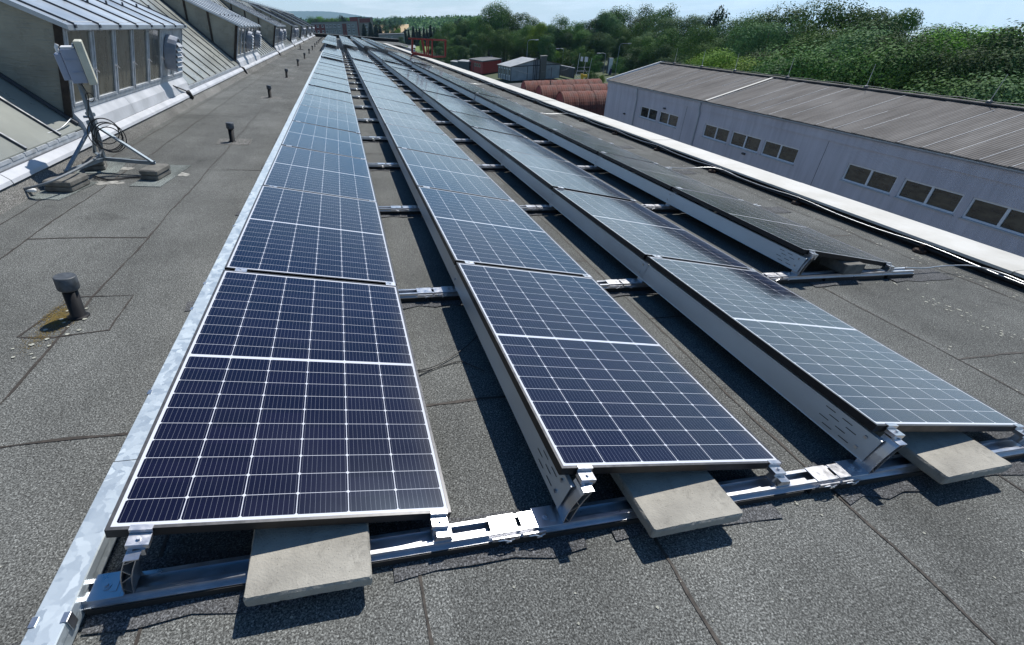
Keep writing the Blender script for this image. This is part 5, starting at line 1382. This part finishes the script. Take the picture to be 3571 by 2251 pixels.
kinds = ['broad', 'dark', 'grey', 'broad', 'dark', 'broad', 'pale']
cnt = 0
for row, (off, D0, step, jit) in enumerate(((0, 0, 120, 26), (46, -12, 150, 34), (98, -24, 165, 36), (150, -34, 175, 30))):
    x = 1555 + rt.uniform(0, 40) + row * 20
    while x < 3640:
        base = 150 if x < 1700 else 132 if x < 1850 else 120 if x < 2300 else 104 if x < 2800 else 88 if x < 3200 else 76
        D = base + D0 * (.8 if x > 2300 else 1.0) + rt.uniform(-5, 5)
        yt = skyline(x) + off + rt.uniform(-jit * .5, jit)
        if x < 2250 and row > 1: D = max(D, 104 + (2250 - x) * .03)
        kd = rt.choice(kinds) if x > 2150 or rt.random() > .2 else 'broad'
        if kd == 'pale' and rt.random() < .6: kd = 'broad'
        n = {'broad': 4, 'dark': 3, 'grey': 3, 'pale': 2}[kd]
        place = 'skyline row' if row == 0 else 'second row' if row == 1 else 'inner row' if row == 2 else 'front row'
        where = 'left of yard' if x < 1780 else 'behind cabins' if x < 2050 else 'behind huts' if x < 2420 else 'above far half of warehouse' if x < 2900 else 'above near half of warehouse'
        USED[(kd, place, where)] = USED.get((kd, place, where), 0) + 1
        tree(kd, rt.randrange(n), x, yt, D, f"{names[kd]} tree, {place} {where}, {ordinal(USED[(kd, place, where)])} such from left", rt.uniform(.95, 1.35) if row < 3 else rt.uniform(1.2, 1.6))
        x += step * rt.uniform(.8, 1.2) * (1.0 if x > 2300 else .45); cnt += 1
for i, (x, y, D, k_) in enumerate([(1545, 92, 165, 'dark'), (1580, 80, 160, 'broad'), (1625, 72, 150, 'dark'), (1660, 60, 150, 'broad'), (1520, 120, 150, 'dark'), (1555, 125, 138, 'broad'), (1600, 118, 134, 'dark'), (1640, 112, 136, 'broad'), (1535, 160, 120, 'dark'), (1575, 160, 118, 'broad'), (1615, 158, 116, 'dark'), (1665, 150, 120, 'dark'), (1730, 130, 124, 'broad'), (1770, 120, 126, 'dark'), (1815, 105, 124, 'broad'), (1860, 110, 120, 'dark'), (1920, 100, 118, 'broad'), (1975, 95, 116, 'dark'), (2030, 105, 112, 'broad'), (2075, 110, 108, 'dark')]):
    tree(k_, i % 3, x, y, D, f"{names[k_]} tree at the left end of the wood, {ordinal(i + 1)} of this thicket", rt.uniform(1.1, 1.4), 'thicket at the left end of the wood')
# bushes at the wood edge behind the yard
bi = 0
for x, y, D in [(1560, 195, 128), (1600, 190, 130), (1650, 188, 128), (1690, 196, 126), (1760, 186, 124), (1795, 176, 120), (1830, 170, 118), (1880, 168, 114), (1915, 160, 112), (1950, 178, 108), (1985, 172, 106), (2020, 165, 104), (2050, 178, 102), (2080, 190, 100), (2075, 262, 86), (2098, 266, 84), (2056, 256, 90), (2150, 200, 100), (2185, 205, 96), (2230, 215, 92), (2280, 190, 90), (2330, 200, 86), (2390, 205, 84)]:
    bi += 1; pal = rt.random() < .35
    tree('bush', 1 if pal else 0, x, y, D, f"{'light' if pal else 'mid'} green bush at the wood edge behind the yard, {ordinal(bi)} from the left", rt.uniform(.9, 1.5), 'bushes at the edge of the wood', 'bush', 'bush')
# conifers beyond the lawn and by the school
ci = 0
for x, y, D, wd_ in [(1412, 98, 228, 1.1), (1424, 102, 226, 1.0), (1440, 90, 224, 1.1), (1452, 99, 226, 1.2), (1462, 95, 222, 1.1), (1477, 96, 224, 1.0), (1488, 100, 222, 1.1), (1500, 86, 220, 1.15), (1513, 93, 218, 1.0), (1522, 97, 216, 1.1), (1530, 104, 214, 1.2)]:
    ci += 1; tree('conifer', ci % 3, x, y, D, f"dark conifer in the row behind the red hoist frame, {ordinal(ci)} from the left", wd_ * 1.2, 'row of dark conifers', 'conifer', 'conifer')
for x, y, D, lab in ((1267, 82, 236, 'dark spruce in front of the tan wing, left one'), (1290, 76, 234, 'dark spruce in front of the tan wing, right one'), (1310, 84, 228, 'dark spruce standing right of the tan wing'), (1325, 92, 226, 'dark spruce next to the low grey block')): tree('conifer', rt.randrange(3), x, y, D, lab, 1.5, 'dark spruces by the far block', 'conifer', 'conifer')
for x, y, D, lab, k_ in ((1380, 80, 215, 'dark leafy tree behind the low grey block', 'dark'), (1388, 96, 210, 'light green tree behind the low grey block', 'pale'), (1395, 126, 180, 'dark shrub before the low grey block', 'dark'), (1345, 88, 300, 'dark tree left of the tan field', 'dark'), (1300, 70, 300, 'dark tree behind the tan wing', 'dark')): tree(k_, 0, x, y, D, lab, .95, 'trees round the low grey block')
tree('pine', 0, 1185, 49, 330, 'big dark pine behind the long grey block', 1.0, 'trees beyond the long grey block')
for i, (x, y, D) in enumerate([(1082, 58, 330), (1098, 62, 325), (1112, 53, 345), (1126, 63, 320), (1142, 62, 330), (1158, 60, 335), (1170, 63, 325), (1202, 62, 330), (1216, 60, 335), (1320, 66, 380), (1340, 68, 390), (1360, 68, 385)]):
    tree(('broad', 'dark', 'pale')[i % 3] if i < 9 else 'dark', 0, x, y, D, f"tree behind the long grey block, {ordinal(i + 1)} from the left", 1.0, 'trees beyond the long grey block')
for i, (x, y, D, k_) in enumerate([(1375, 55, 560, 'broad'), (1395, 60, 555, 'broad'), (1447, 55, 520, 'broad'), (1362, 62, 570, 'dark')]):
    tree(k_, i % 3, x, y, D, ('rounded tree towering over the far woodland, ', 'lower tree beside it over the far woodland, ', 'lone round tree standing above the far woodland, ', 'dark tree over the far woodland, ')[i] + 'left of the wood', 1.1, 'tall trees over the far woodland')

# far woodland that reads as one mass
wd_ = MB(); rw_ = random.Random(21)
for i in range(26000):
    D = 640 + 1100 * rw_.random() ** 1.2; px = rw_.uniform(860, 1680)
    if D < 920 and 1285 < px < 1425: continue
    gnd = GZ + (D - 640) * .0015
    H = 11 + 2.5 * math.sin(px * .11 + D * .05) + 2.5 * math.sin(px * .043 + D * .021) + rw_.gauss(0, 1.0)
    p_ = at(px, 60, D); z = gnd + H * (1 - rw_.random() ** 2 * .9); s = 1.25 * rw_.uniform(.6, 1.4)
    nrm = Vector((rw_.gauss(0, .5), -.6 + rw_.gauss(0, .5), .7 + rw_.gauss(0, .4))).normalized(); x = nrm.orthogonal().normalized() * s; y = nrm.cross(x) * .8
    c = Vector((p_.x, p_.y, z)); wd_.quad(c + x, c + y, c - x, c - y)
tag(wd_.build('woodland', 'woods'), 'wide far woodland stretching to the horizon', 'woodland', kind='stuff')

# ------------------------------------------------------------------ the air
hzb = MB(); hzb.box(-9500, 9500, -9500, 9500, GZ - 240, 330)
m, t, p_ = new_mat('haze'); t.nodes.remove(p_)
pv = N(t, 'ShaderNodeVolumePrincipled', Density=8e-5); pv.inputs['Color'].default_value = (.40, .70, 1.0, 1); pv.inputs['Anisotropy'].default_value = .2
t.links.new(pv.outputs[0], t.nodes['Material Output'].inputs['Volume']); M['haze'] = m
tag(hzb.build('haze', 'haze'), 'thin summer haze over the whole land', 'haze', kind='stuff')
